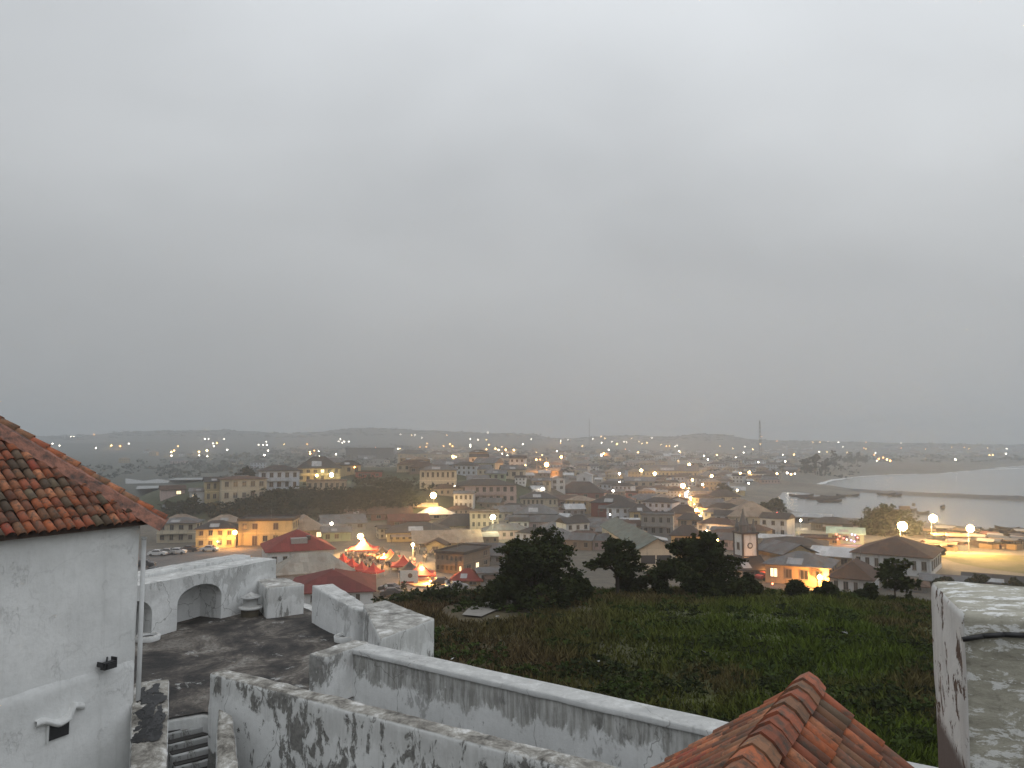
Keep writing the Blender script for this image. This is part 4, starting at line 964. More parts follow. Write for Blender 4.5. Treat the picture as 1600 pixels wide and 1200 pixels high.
nv_ = building(1203, 899, 50, 36, 'gable', 14, OCH, rGR, 8, 1, -52, 'church_nave', 'yellow lit church side wall with tall windows right of the clock tower', dep=8, cat='church')

# --- far and middle houses that fill the town
protos = []
pc = [CREAM, TAN, WHITE, PINK, GREY, OCH, BROWN, BLUEW]; prf = [rGR, rBR, rDK, rGR, rLT, rTN, rGR, rDK]
for k in range(8):
    t = empty('town_house', (0, 0, 0)); w, h, D, rh = [(11, 3.4, 8, 2.4), (14, 3.2, 8, 2), (9, 5.8, 8, 1.8), (17, 3.4, 8, 2.2), (8, 3, 7, 2), (12, 6, 9, 2), (10, 3, 7, 1.8), (15, 5.6, 9, 2.2)][k]
    m = MB(); m.box(-w/2, w/2, 0, D, -3, h); m.obj('wall', housewall(pc[k]), t); m = MB(); o5 = .5
    if k % 2:
        v = [(-w/2-o5, -o5, h), (w/2+o5, -o5, h), (w/2+o5, D+o5, h), (-w/2-o5, D+o5, h), (-w/2+D/2, D/2, h+rh), (w/2-D/2, D/2, h+rh)]; m.add(v, [(0, 1, 5, 4), (1, 2, 5), (2, 3, 4, 5), (3, 0, 4), (3, 2, 1, 0)])
    else:
        v = [(-w/2-o5, -o5, h), (w/2+o5, -o5, h), (w/2+o5, D+o5, h), (-w/2-o5, D+o5, h), (-w/2-o5, D/2, h+rh), (w/2+o5, D/2, h+rh)]; m.add(v, [(0, 1, 5, 4), (1, 2, 5), (2, 3, 4, 5), (3, 0, 4), (3, 2, 1, 0)])
    m.obj('roof', sheetroof(*prf[k]), t)
    ny = 2 if h > 5 else 1; n = int(w/2.6)
    for r in range(ny):
        for c in range(n):
            o = link('window', WIN[(c*3+k) % 2], t); o.scale = (1.0, 1, 1.3); o.location = (-w/2+w/n*(c+.5), -.02, h/ny*(r+.55))
    protos.append(t)
rf_ = random.Random(21); placed = []; used = set(); LBS = set()
PCN = ['cream', 'tan long', 'white two-storey', 'pinkish long', 'grey light-roofed', 'ochre two-storey', 'brown', 'bluish two-storey']
BNAMES = [(o['bpx'][0], o['bpx'][1], o.name.split('.')[0].replace('_', ' ')) for o in COL.objects if 'bpx' in o.keys()]
def free(x, y, d):
    return all((x-a)**2+(y-b)**2 > (d)**2 for a, b in placed)
tries = 0; nfill = 0; spots = []
FG = ('small house in the dense middle of the town among taller neighbours', 'houses filling the town'), ('small distant house in the hazy far town below the ridge', 'far houses below the ridge'), ('small scattered house on the dark flats far left', 'houses on the far left flats')
while nfill < 520 and tries < 16000:
    tries += 1
    z_ = rf_.random()
    if z_ < .12: px, py = rf_.uniform(600, 1240), 706+34*rf_.random()**1.2; kind = 1
    elif z_ < .9: px, py = rf_.uniform(700, 1215), rf_.uniform(738, 860); kind = 0
    elif z_ < .95: px, py = rf_.uniform(1180, 1600), rf_.uniform(700, 716); kind = 1
    else: px, py = rf_.uniform(150, 560), rf_.uniform(700, 735); kind = 2
    if kind == 2 and sum(q[3] == 2 for q in spots) >= 14: continue
    if kind == 0 and any(abs(px-a) < w_*.5+5 and b-h_*.5+3 < py < b+h_*.5+6 for a, b, w_, h_ in BUILT): continue
    if 1058 < px < 1125 and py > 760 and px > 1058+(py-760)*.25 and px < 1085+(py-760)*.42: continue
    p = hit(px, py)
    if p.z < 2 or p.y > 2100 or (p.y < 115) or math.hypot(p.x-10, p.y-20) < 100: continue
    i_, d_ = coast(np.array([p.x]), np.array([p.y]))
    if i_[0] or d_[0] < 30: continue
    if not free(p.x, p.y, 8 if kind == 0 else 16): continue
    k = rf_.randrange(8); spots.append((p.y, p, k, kind, px, py, rf_.uniform(-.5, .5), rf_.uniform(.55, .9) if kind == 0 else rf_.uniform(.75, 1.1))); placed.append((p.x, p.y)); nfill += 1
spots.sort(key=lambda q: q[0])
for _d, p, k, kind, px, py, yw_, s in spots[:298]:
    t = protos[k] if k not in used else copy_tree(protos[k]); used.add(k)
    t.location = p; t.rotation_euler = (0, 0, -math.atan2(p.x, p.y)+yw_); t.scale = (s, s, s)
    tag(t, FG[kind][0], 'house', FG[kind][1])
    if kind < 2:
        near = min(BNAMES, key=lambda b: (b[0]-px)**2+((b[1]-py)*2.2)**2); dx, dy = px-near[0], py-near[1]
        rel = ('behind' if dy < 0 else 'in front of') if abs(dy)*2.2 > abs(dx) else ('left of' if dx < 0 else 'right of')
        lb = f'{"small" if s < .75 else "low"} {PCN[k]} house {rel} the {near[2]}'
        for ex in ('', ', farther off', ', nearer the viewer', ', far along the row'):
            if lb+ex not in LBS: t['label'] = lb+ex; LBS.add(lb+ex); break
        else: t['label'] = FG[kind][0]
far_mb = MB(); fm_mats = []
for _d, p, k, kind, px, py, yw_, s in spots[298:]:
    a = -math.atan2(p.x, p.y)+yw_; M = Matrix.Translation(p) @ Matrix.Rotation(a, 4, 'Z') @ Matrix.Scale(s, 4)
    for c in protos[k].children:
        L0 = Matrix.LocRotScale(c.location, c.rotation_euler, c.scale)
        ids = []
        for mt in c.data.materials:
            if mt not in fm_mats: fm_mats.append(mt)
            ids.append(fm_mats.index(mt))
        for pg in c.data.polygons: far_mb.add([M @ L0 @ c.data.vertices[i].co for i in pg.vertices], [tuple(range(len(pg.vertices)))], ids[pg.material_index])
tag(far_mb.obj('far_houses', tuple(fm_mats)), 'carpet of tiny houses of the far town and flats', kind='stuff')
for k, t in enumerate(protos):
    if k not in used:
        for c in list(t.children): bpy.data.objects.remove(c)
        bpy.data.objects.remove(t)
for o in COL.objects:
    if 'bpx' in o.keys(): del o['bpx']

# ================================================================== vegetation
def leaves(P, size, rs, flatness=.5):
    """one quad per point, randomly turned; returns verts and quads"""
    n = len(P); a = rs.normal(size=(n, 3)); a[:, 2] *= flatness; a /= np.linalg.norm(a, axis=1)[:, None]
    b = rs.normal(size=(n, 3)); b -= (b*a).sum(1)[:, None]*a; b /= np.linalg.norm(b, axis=1)[:, None]
    s = size*rs.uniform(.6, 1.35, n)[:, None]; a = a*s; b = b*s*.55
    V = np.stack([P-a, P-.1*a+b, P+a, P-.1*a-b], 1).reshape(-1, 3); return V, np.arange(4*n).reshape(-1, 4)
def crown_pts(rs, lobes, n):
    """lobes: centre, radii; leaves thicker toward each lobe's shell, in twig bunches"""
    out = []; tot = sum(l[3]*l[4] for l in lobes)
    for cx, cy, cz, r, rz in lobes:
        k = max(8, int(n*r*rz/tot)); nb = max(4, k//14)
        d = rs.normal(size=(nb, 3)); d /= np.linalg.norm(d, axis=1)[:, None]; rad = rs.uniform(.3, 1.3, nb)**.65
        c = d*rad[:, None]; idx = rs.integers(0, nb, k); p = c[idx]+rs.normal(size=(k, 3))*.14
        out.append(p*np.array([r, r, rz])+np.array([cx, cy, cz]))
    return np.concatenate(out)
LEAF_D = leafmat((.024, .034, .013), (.046, .056, .02)); LEAF_M = leafmat((.03, .042, .015), (.06, .072, .024)); LEAF_F = leafmat((.03, .04, .022), (.045, .052, .028))
def tree(px, py, hm, lobes, n, ls, name, label, mat=LEAF_D, trunk=.16, dist=None, group=None, cat='tree'):
    p = hit(px, py) if dist is None else PD(px, py, dist); p.z = H(p.x, p.y)-.05
    rs = np.random.default_rng(int(px*7+py)); t = empty(name, p); tag(t, label, cat, group)
    m = MB(); rd = random.Random(int(px)); zt = min(l[2] for l in lobes)
    m.tube((0, 0, -.4), (rd.uniform(-.1, .1), rd.uniform(-.1, .1), max(.6, zt)), trunk, trunk*.7, 7)
    for cx, cy, cz, r, rz in lobes:
        a = Vector((0, 0, max(.5, zt*.75))); b = Vector((cx, cy, cz)); mid = a.lerp(b, .55)+Vector((rd.uniform(-.2, .2), rd.uniform(-.2, .2), .15))
        m.tube(a, mid, trunk*.5, trunk*.32, 5); m.tube(mid, b+Vector((0, 0, rz*.3)), trunk*.32, trunk*.1, 5)
        for q in range(4):
            e = b+Vector((rd.uniform(-1, 1)*r*.8, rd.uniform(-1, 1)*r*.8, rd.uniform(-.3, .9)*rz)); m.tube(mid.lerp(b, .5), e, trunk*.16, trunk*.04, 4)
    m.obj('trunk', BARK, t)
    V, Q = leaves(crown_pts(rs, lobes, n), ls, rs); link('crown', npmesh('crown', V, Q, mat), t)
    return t
def blob(rs, w, h, z0, k, r=.36):
    L_ = []
    for _ in range(k):
        a = rs.uniform(0, 6.28); q = rs.uniform(.1, 1)**.6; zz = rs.uniform(.12, 1)
        wd = w*(1-.55*max(0, zz-.45)/.55); L_.append((math.cos(a)*q*wd*.68, math.sin(a)*q*wd*.68, z0+h*zz*.86, w*r*rs.uniform(.6, 1.1), w*r*.8*rs.uniform(.6, 1.1)))
    return L_
rs = np.random.default_rng(3)
tree(834, 948, 6, blob(rs, 3.5, 5.0, .1, 34, .28), 19000, .125, 'large_round_tree', 'largest dark round-crowned tree at the edge of the meadow')
tree(966, 930, 5, blob(rs, 1.75, 2.3, 1.7, 14, .32)+[(-1.5, 0, 2.1, .7, .3), (1.3, .2, 1.9, .7, .25)], 8500, .12, 'leafy_tree', 'middle dark tree with visible trunk between the large tree and the hall gable')
tree(1100, 930, 5, blob(rs, 2.3, 2.9, 1.5, 18, .28)+[(2.1, 0, 2.3, .7, .3), (-1.7, .3, 3.2, .6, .4)], 9500, .13, 'spreading_tree', 'dark spreading tree with an orange lamp shining through its top', LEAF_D)
for k, (px, py, w, h, lb) in enumerate([(985, 928, 1.3, 1.9, 'dark bush under the right side of the middle tree'), (1040, 932, 1.7, 2.3, 'dark bush below the hall gable'), (1088, 934, 1.8, 2.4, 'dark bush at the foot of the spreading tree'),
        (1130, 934, 1.6, 2.1, 'dark bush right of the spreading tree trunk'), (1168, 930, 1.1, 1.4, 'dark bush before the black gable roof'), (790, 952, 1.5, 1.7, 'dark bush at the left skirt of the largest tree'),
        (905, 938, 1.1, 1.3, 'dark bush at the right skirt of the largest tree'), (1245, 932, 1.0, 1.2, 'low bush at the hill edge before the peach house'), (1292, 937, .8, 1.0, 'low bush at the hill edge before the brown roof house'), (1355, 939, .8, 1.0, 'low bush at the hill edge by the thin tree')]):
    tree(px, py, h, blob(rs, w, h, .1, 8, .45), 4200, .12, 'bush', lb, LEAF_D, .06, group='bushes along the hill edge', cat='bush')
tree(1400, 940, 4, blob(rs, 1.8, 2.3, .7, 14, .28), 3400, .12, 'thin_tree', 'thin see-through tree in front of the big white house', LEAF_M, .07)
for px, py, w, h, lb in [(1530, 925, 2.2, 3.0, 'dark round tree just above the near pillar'), (1475, 921, 2.0, 2.2, 'bushy tree left of the round one above the pillar'), (1585, 926, 2.0, 2.2, 'dark tree at the right edge above the pillar')]:
    tree(px, py, h, blob(rs, w, h, .3, 9, .42), 4200, .2, 'dark_tree', lb, LEAF_D, .1, group='trees above the pillar')
tree(1390, 834, 6, blob(rs, 10, 5.2, .8, 30, .38), 12000, .5, 'domed_tree', 'broad domed tree by the harbour lit by the first floodlight', LEAF_M, .35)
for px, py, w, h, lb in [(428, 737, 5.5, 6.5, 'dark round tree behind the bluish white house'), (385, 752, 5, 5.5, 'dark tree behind the cream hillside house'), (885, 733, 7, 7, 'rounded tree right of two orange lamps in the far town'), (824, 728, 6, 7, 'tree behind the town left of the orange lamps'),
        (1130, 775, 6, 5, 'dark tree right of the main street'), (975, 722, 8, 7, 'rounded tree far off in the middle of the town'), (1220, 738, 5, 6, 'dark tree left of the tall seaside grove'), (1212, 800, 5, 4, 'dark tree at the inner corner of the harbour'), (1196, 806, 4, 4, 'low dark tree between church hall and harbour'),
        (265, 808, 4, 4.5, 'dark tree beside the tip of the clay tile roof'), (300, 795, 3.5, 3.5, 'dark tree below the small white house'), (1468, 871, 1.5, 2, 'small bush at the corner of the playing field')]:
    tree(px, py, h, blob(rs, w, h, .8, 12, .4), 2200, .3+.018*w, 'town_tree', lb, LEAF_F if py < 780 else LEAF_M, .22, group='trees in the town')
for k, (px, py, w, h) in enumerate([(1258, 741, 8, 14), (1274, 742, 9, 16), (1290, 740, 7, 12), (1305, 733, 8, 18), (1325, 728, 9, 17), (1340, 726, 8, 16), (1352, 725, 6, 10)]):
    tree(px, py, h, blob(rs, w, h, 2, 12, .36), 1500, .8, 'seaside_tree', ('leftmost', 'second', 'third', 'fourth', 'fifth', 'sixth', 'rightmost')[k]+' of the tall hazy trees above the beach', LEAF_F, .4, group='tall trees above the beach')
def scrub(name, label, pts, wlo, whi, hlo, nl, ls, mat):
    V_, Q_ = [], []; b = 0; r2 = np.random.default_rng(11)
    for x, y in pts:
        w = r2.uniform(wlo, whi); z = H(x, y); h = w*hlo*r2.uniform(.7, 1.2)
        P = crown_pts(r2, [(0, 0, h*.4, w, h*.6), (w*.5, .1, h*.35, w*.6, h*.5), (-w*.5, -.2, h*.3, w*.6, h*.45)], nl)+np.array([x, y, z]); P[:, 2] = np.maximum(P[:, 2], z)
        v, q = leaves(P, ls, r2); V_.append(v); Q_.append(q+b); b += len(v)
    return tag(link(name, npmesh(name, np.concatenate(V_), np.concatenate(Q_), mat)), label, kind='stuff')
r3 = np.random.default_rng(17); pts = []
while len(pts) < 400:
    px, py = r3.uniform(262, 690), r3.uniform(752, 818)
    if py < 768 and px < 560: continue
    if px < 375 and py < 790: continue
    if px > 640 and py > 790 or (px > 590 and py > 800) or px > 655 and py > 768: continue
    p = hit(px, py)
    if 4.0 < p.z: pts.append((p.x, p.y))
scrub('hillside_scrub', 'dark green scrub covering the wooded slope', pts, 1.5, 3.6, .9, 130, .42, leafmat((.022, .033, .014), (.04, .05, .024)))
pts = [(r3.uniform(-430, 40), r3.uniform(560, 1500)) for _ in range(260)]+[(r3.uniform(320, 900), r3.uniform(1080, 1600)) for _ in range(120)]+[(r3.uniform(-200, 330), r3.uniform(650, 1500)) for _ in range(150)]
pts = [p for p in pts if not coast(np.array([p[0]]), np.array([p[1]]))[0][0]]
scrub('far_woods', 'dark scrub and trees of the far flats and shore', pts, 6, 15, .6, 60, 1.6, LEAF_F)
ptr = [(x, 2050+r3.uniform(-60, 200)) for x in np.linspace(-1500, 1500, 520)+r3.normal(size=520)*6]
scrub('ridge_woods', 'woods along the far ridge', ptr, 5, 11, .35, 60, 1.6, LEAF_F)
pts = []
while len(pts) < 150:
    px, py = r3.uniform(640, 1460), 925+255*r3.random()**1.4
    p = hit(px, py)
    if p.z > 14 and math.hypot(p.x-10, p.y-20) < 60 and (a0.x-p.x)*-.5812+(a0.y-p.y)*-.8138 > 1.2: pts.append((p.x, p.y))
scrub('meadow_scrub', 'low weeds and shrubs in the meadow', pts, .3, 1.1, .6, 160, .1, leafmat((.034, .052, .014), (.06, .085, .02)))
pts = []
while len(pts) < 60:
    px, py = r3.uniform(660, 1460), 940+230*r3.random()
    p = hit(px, py)
    if p.z > 14 and math.hypot(p.x-10, p.y-20) < 55 and (a0.x-p.x)*-.5812+(a0.y-p.y)*-.8138 > 1.5: pts.append((p.x, p.y))
scrub('dark_weeds', 'dark weed clumps in the meadow', pts, .4, 1.3, .5, 190, .1, LEAF_D)
pts = []
while len(pts) < 70:
    px, py = r3.uniform(590, 775), r3.uniform(929, 944)
    p = hit(px, py); pts.append((p.x, p.y))
scrub('slope_hedge', 'dark scrub on the slope between plaza and meadow', pts, .5, 1.4, .7, 170, .14, LEAF_D)
# grass of the hill
def grass_tone(x, y):
    nz = np.clip(fnoise(x, y, 6, 2)*.5+fnoise(x, y, 15, 8)*.6+.5, 0, 1)
    c = np.tile(np.array([.042, .058, .008]), (len(x), 1))
    m1 = (nz*sstep(-4, 10, x+.15*y-6)*.8)[:, None]; c = c*(1-m1)+np.array([.075, .135, .008])*m1
    m2 = (np.clip(sstep(14, -6, x)*.75+sstep(38, 58, y)*.5+.25*nz, 0, 1)*.85)[:, None]; c = c*(1-m2)+np.array([.092, .058, .034])*m2
    m3 = (sstep(.56, .8, fnoise(x, y, 4.2, 6)*.55+fnoise(x, y, 1.9, 3)*.25+.5)*.75)[:, None]; c = c*(1-m3)+np.array([.085, .06, .03])*m3
    return c
n = 150000; r4 = np.random.default_rng(5)
th_ = np.radians(r4.uniform(-9, 33, n)); dd = 22+53*r4.random(n)**1.1
gx, gy = dd*np.sin(th_), dd*np.cos(th_)
cl_n = fnoise(gx, gy, 3.1, 4)*.6+fnoise(gx, gy, 1.2, 9)*.5+.5
pc_ = hit(765, 952); ok = (np.hypot(gx-pc_.x, (gy-pc_.y)*.6) > 3.0) & ((a0.x-gx)*-.5812+(a0.y-gy)*-.8138 > .3) & (r4.random(n) < .35+cl_n) & ~((gx < -1.5) & (gy < 28)); gx, gy, cl_n = gx[ok], gy[ok], cl_n[ok]; n = len(gx); gz = HT(gx, gy)-.03
hh = r4.uniform(.1, .42, n)*(.5+np.clip(cl_n, 0, 1.3)); wd = r4.uniform(.02, .05, n)*(1+dd[ok]/50); az = r4.uniform(0, 6.28, n); ln = r4.normal(size=(n, 2))*.5*hh[:, None]
B_ = np.stack([gx, gy, gz], 1); sd = np.stack([np.cos(az)*wd, np.sin(az)*wd, 0*az], 1); tp = B_+np.stack([ln[:, 0], ln[:, 1], hh], 1)
V = np.stack([B_-sd, B_+sd, tp], 1).reshape(-1, 3); Q = np.arange(3*n).reshape(-1, 3)
gmat, gtt, gpp = newmat('grass_blade'); g = G(gtt); at = g.n('ShaderNodeAttribute', attribute_name='tone').outputs['Color']; g.l(at, gpp.inputs['Base Color']); gpp.inputs['Roughness'].default_value = 1; gpp.inputs['Specular IOR Level'].default_value = .05
me = npmesh('grass', V, Q, gmat); C_ = grass_tone(gx, gy)*r4.uniform(.6, 1.35, (n, 1))*np.array([1, 1, 1]); vcol(me, np.repeat(C_, 3, 0)*1.15)
tag(link('grass', me), 'rough green and brown grass of the hilltop meadow', kind='stuff')
r5 = random.Random(3)
for px, py in ((778, 972), (938, 1046), (1320, 998), (705, 1042), (1100, 1030)):
    p = hit(px, py); m = MB(); k = [(p.x+r5.uniform(-.15, .15), p.y+r5.uniform(-.15, .15), p.z+.25+r5.uniform(0, .12)) for _ in range(5)]; m.add(k, [(0, 1, 2), (0, 2, 3), (0, 3, 4)])
    o = m.obj('litter', flat('white_plastic', (.5, .5, .5))); tag(o, 'scrap of pale litter lying in the meadow grass', 'litter', 'litter scraps in the meadow')

# ================================================================== harbour: breakwater, canoes, clutter
bw = [PZ(x, y, 0).xy for x, y in ((1262,762.5),(1310,765.5),(1370,770),(1440,774),(1520,778),(1600,782),(1700,788),(1900,800))]; v = []; rows = 9; nseg = 0; f = []
sub = []
for a, b in zip(bw, bw[1:]):
    k = max(2, int((b-a).length/3)); sub += [a.lerp(b, i/k) for i in range(k)]
for i, p in enumerate(sub):
    d = (sub[min(i+1, len(sub)-1)]-sub[max(i-1, 0)]).normalized(); nn = Vector((-d.y, d.x)); g_ = .5+.5*min(1, i/60)
    for r in range(rows):
        q = r/(rows-1)*2-1; z = 3.0*g_*(1-abs(q)**1.6)-.4; c = p+nn*q*6.5
        nz_ = mnoise.noise(Vector((c.x*.45, c.y*.45, 0)))*.9+mnoise.noise(Vector((c.x*1.1, c.y*1.1, 3)))*.6
        v.append((c.x, c.y, z+nz_*g_*(1-abs(q)*.3)))
f = [(i*rows+r, i*rows+r+1, (i+1)*rows+r+1, (i+1)*rows+r) for i in range(len(sub)-1) for r in range(rows-1)]
tag(link('breakwater', mesh('breakwater', v, f, flat('wet_boulders', (.10, .1, .098)))), 'long dark rubble breakwater between harbour and sea', 'breakwater')
def hull(Lg, bm_, dp):
    v = []; f = []; n = 13
    for i in range(n):
        t = i/(n-1)*2-1; w = bm_*.5*(1-abs(t)**2.6)**.8+.03; sh = .55*dp*abs(t)**3; x = t*Lg/2
        v += [(x, -w, dp+sh), (x, -w*.8, dp*.35+sh*.6), (x, 0, sh*.9), (x, w*.8, dp*.35+sh*.6), (x, w, dp+sh), (x, w*.86, dp+sh-.02), (x, 0, dp*.35+sh), (x, -w*.86, dp+sh-.02)]
    for i in range(n-1):
        for r in range(8): a, b = i*8+r, i*8+(r+1) % 8; f.append((b, a, a+8, b+8))
    return mesh('hull', v, f, flat('tarred_hull', (.055, .045, .04)), smooth=False)
def canoe(px, py, yaw, Lg, label, flag=None, z=None, cabin=False, col=None):
    p = PZ(px, py, .0) if z is None else hit(px, py); p.z = -.25 if z is None else H(p.x, p.y)+.02
    t = empty('fishing_canoe', p, R(yaw)); tag(t, label, 'canoe', 'canoes in and by the harbour'); hm = hull(Lg, 1.9, 1.3)
    o = link('hull', hm, t)
    for k in range(4):
        m = MB(); x = -Lg*.3+Lg*.2*k; m.box(x-.12, x+.12, -.8, .8, 1.1, 1.18); m.obj('thwart', flat('thwart_wood', (.16, .11, .07)), t)
    if cabin:
        m = MB(); m.box(-Lg*.18, Lg*.2, -.75, .75, 1.19, 2.9); m.obj('cargo_cover', flat('brown_tarp', (.19, .115, .065)), t)
    if flag:
        m = MB(); m.tube((Lg*.3, 0, .6), (Lg*.3+.2, 0, 4.2), .05, .03); m.obj('mast', BARK, t)
        m = MB(); m.add([(Lg*.3+.2, 0, 4.2), (Lg*.3+.15, 0, 2.9), (Lg*.3+1.6, .3, 2.6), (Lg*.3+1.8, .2, 3.9), (Lg*.3+.9, .15, 4.2)], [(0, 1, 2, 3, 4)]); m.obj('flag', flat('dark_flag', (.09, .07, .06)), t)
    return t
canoe(1413, 800, -3, 11, 'canoe with brown cargo cover and flag afloat beyond the first floodlight', 1, None, True)
canoe(1473, 795, 50, 6, 'canoe with dark flag afloat right of the second floodlight', 1)
canoe(1442, 804, 8, 6, 'short dark canoe afloat just left of the second floodlight')
for k, (px, py, yw, lg) in enumerate([(1252, 776, -4, 14), (1268, 779, 3, 16), (1285, 781, -2, 18), (1302, 778, 4, 15), (1296, 785, 0, 13), (1325, 776, 6, 14), (1385, 774, -3, 11), (1398, 776, 4, 9)]):
    canoe(px, py, yw, lg, ('leftmost', 'second', 'third', 'fourth', 'nearest', 'rightmost sand-spit', 'left breakwater', 'right breakwater')[k]+' dark canoe moored beside the breakwater root')
for k, (px, py, yw, lg) in enumerate([(1570, 834, 12, 11), (1590, 832, -20, 12), (1548, 836, 30, 9), (1530, 836, 8, 10), (1600, 840, 5, 12), (1345, 822, 10, 9), (1462, 833, 20, 9), (1485, 836, -15, 9)]):
    canoe(px, py, yw, lg, ('grey', 'upturned-prow', 'slanting', 'long', 'edge', 'dark', 'lamp-lit', 'tilted')[k]+' canoe hauled out on the harbour sand', None, 1)
STC = [(.25, .16, .1), (.12, .09, .075), (.4, .36, .3), (.2, .07, .05), (.09, .1, .12), (.3, .2, .1)]
def stall(px, py, w, d, h, c, rc, label, group='market stalls by the harbour', yaw=0):
    p = hit(px, py); p.z = H(p.x, p.y)+.06; t = empty('market_stall', p, -math.atan2(p.x, p.y)+R(yaw)); tag(t, label, 'stall', group)
    for sx in (-1, 1):
        for sy in (0, 1): m = MB(); m.tube((sx*w/2, sy*d, 0), (sx*w/2, sy*d, h-(.25*sy)), .06, .06, 5); m.obj('post', BARK, t)
    m = MB(); m.add([(-w/2-.3, -.4, h+.05), (w/2+.3, -.4, h+.05), (w/2+.3, d*.5, h+.5), (-w/2-.3, d*.5, h+.5), (w/2+.3, d+.3, h-.2), (-w/2-.3, d+.3, h-.2), (-w/2-.3, -.4, h-.05), (w/2+.3, -.4, h-.05)], [(0, 1, 2, 3), (3, 2, 4, 5), (6, 7, 1, 0)]); m.obj('canopy', flat('canopy_'+str(rc), rc), t)
    m = MB(); m.box(-w/2+.1, w/2-.1, .4, d-.2, 0, h*.55); m.obj('counter', flat('counter_'+str(c), c), t); return t
r6 = random.Random(8); adj = ['brown', 'dark', 'pale', 'red', 'bluish', 'orange']; plc = ['left', 'middle', 'right']
cnt = {}
for k in range(34):
    px = r6.uniform(1440, 1600); py = r6.uniform(838, 862); c = r6.randrange(6); 
    rk = ['lowest', 'widest', 'tilted', 'patched', 'long', 'squat', 'tall', 'faded', 'slanting', 'crooked']
    key = (adj[c], plc[min(2, int((px-1440)/54))], 'nearer' if py > 850 else 'farther'); cnt[key] = cnt.get(key, 0)+1
    stall(px, py, r6.uniform(2.5, 5), r6.uniform(2, 3.5), r6.uniform(1.7, 2.6), STC[r6.randrange(6)], STC[c], f'{rk[cnt[key]-1]+" " if cnt[key] > 1 else ""}{key[0]} canopy market stall in the {key[2]} {key[1]} part of the harbour clutter', yaw=r6.uniform(-40, 40))

# ================================================================== tents, vehicles, people
def tent(px, py, w, h, c, label, yaw=20):
    p = hit(px, py); p.z = H(p.x, p.y)+.06; sc = p.y/F; w *= sc; h *= sc
    t = empty('peaked_tent', p, R(yaw)); tag(t, label, 'tent', 'peaked tents on the plaza'); le = h*.42
    m = MB(); n = 6; idx = {}
    for k in range(n+1):
        q = k/n; r = (1-q)*w/2; z = le+(h-le)*q**2.2
        for j in range(16):
            a = j/16*4; sd = int(a); fr = a-sd; cs = [(-1, -1), (1, -1), (1, 1), (-1, 1)]; x = cs[sd][0]+(cs[(sd+1) % 4][0]-cs[sd][0])*fr; y = cs[sd][1]+(cs[(sd+1) % 4][1]-cs[sd][1])*fr
            sag = 1-.1*(1-abs(2*fr-1))*(1-q); m.v.append((x*r*sag+0, y*r*sag, z))
    m.f = [(k*16+j, k*16+(j+1) % 16, (k+1)*16+(j+1) % 16, (k+1)*16+j) for k in range(n) for j in range(16)]; m.m = [0]*len(m.f)
    fabric = flat('tent_fabric_'+str(c), c, .85); m.obj('canopy', fabric, t)
    m = MB()
    for x0, y0, x1, y1 in ((-1, -1, 1, -1), (1, -1, 1, 1), (1, 1, -1, 1), (-1, 1, -1, -1)): m.add([(x0*w/2, y0*w/2, le), (x1*w/2, y1*w/2, le), (x1*w/2, y1*w/2, le-.3), (x0*w/2, y0*w/2, le-.3)], [(0, 1, 2, 3)])
    m.obj('valance', fabric, t)
    for sx in (-1, 1):
        for sy in (-1, 1): m = MB(); m.tube((sx*w*.49, sy*w*.49, 0), (sx*w*.49, sy*w*.49, le), .05, .05, 5); m.obj('leg', flat('white_tent_leg', (.5, .5, .48)), t)
    return t
TR, TK = (.50, .045, .03), (.035, .035, .037)
tent(657, 909, 46, 30, TR, 'nearest bright red peaked tent at the front of the plaza', 8)
tent(640, 900, 34, 24, TK, 'black peaked tent behind the nearest red tent', 8)
tent(630, 892, 38, 24, TR, 'second red peaked tent of the right row', 8)
tent(617, 885, 30, 22, TK, 'black peaked tent between two red ones of the right row', 8)
tent(610, 879, 32, 20, TR, 'third red peaked tent of the right row', 8)
tent(597, 872, 26, 18, TK, 'farthest black peaked tent of the right row', 8)
tent(568, 868, 44, 26, TR, 'large far red tent under the bright plaza lamp', 4)
tent(590, 872, 30, 14, (.4, .12, .05), 'low orange-red canopy right of the large far tent', 0)
tent(536, 884, 20, 19, TR, 'farthest red tent of the left row', -20); tent(550, 892, 20, 20, TR, 'second red tent of the left row', -20)
tent(565, 899, 24, 22, TR, 'third red tent of the left row', -20); tent(583, 902, 26, 22, TR, 'nearest red tent of the left row beside the maroon roof', -20)
# poster wall beside the front tent
p = hit(639, 914); p.z = H(p.x, p.y)+.06; t = empty('poster_wall', p, R(6)); tag(t, 'white poster wall with dark portrait patches left of the nearest red tent', 'banner')
m = MB(); m.box(-1.7, 1.7, 0, .08, .2, 2.7); m.obj('panel', flat('white_banner', (.6, .57, .52)), t)
for sx in (-1, 1): m = MB(); m.tube((sx*1.72, .04, 0), (sx*1.72, .04, 2.8), .05, .05, 5); m.obj('post', STEEL, t)
m = MB(); m.tube((.2, -.01, 1.7), (.2, -.03, 1.7), .45, .45, 12); m.obj('portrait', flat('dark_print', (.1, .06, .05)), t)
m = MB(); m.box(-1.5, .9, -.02, 0, .3, .6); m.obj('red_strip', flat('red_print', (.45, .1, .07)), t)
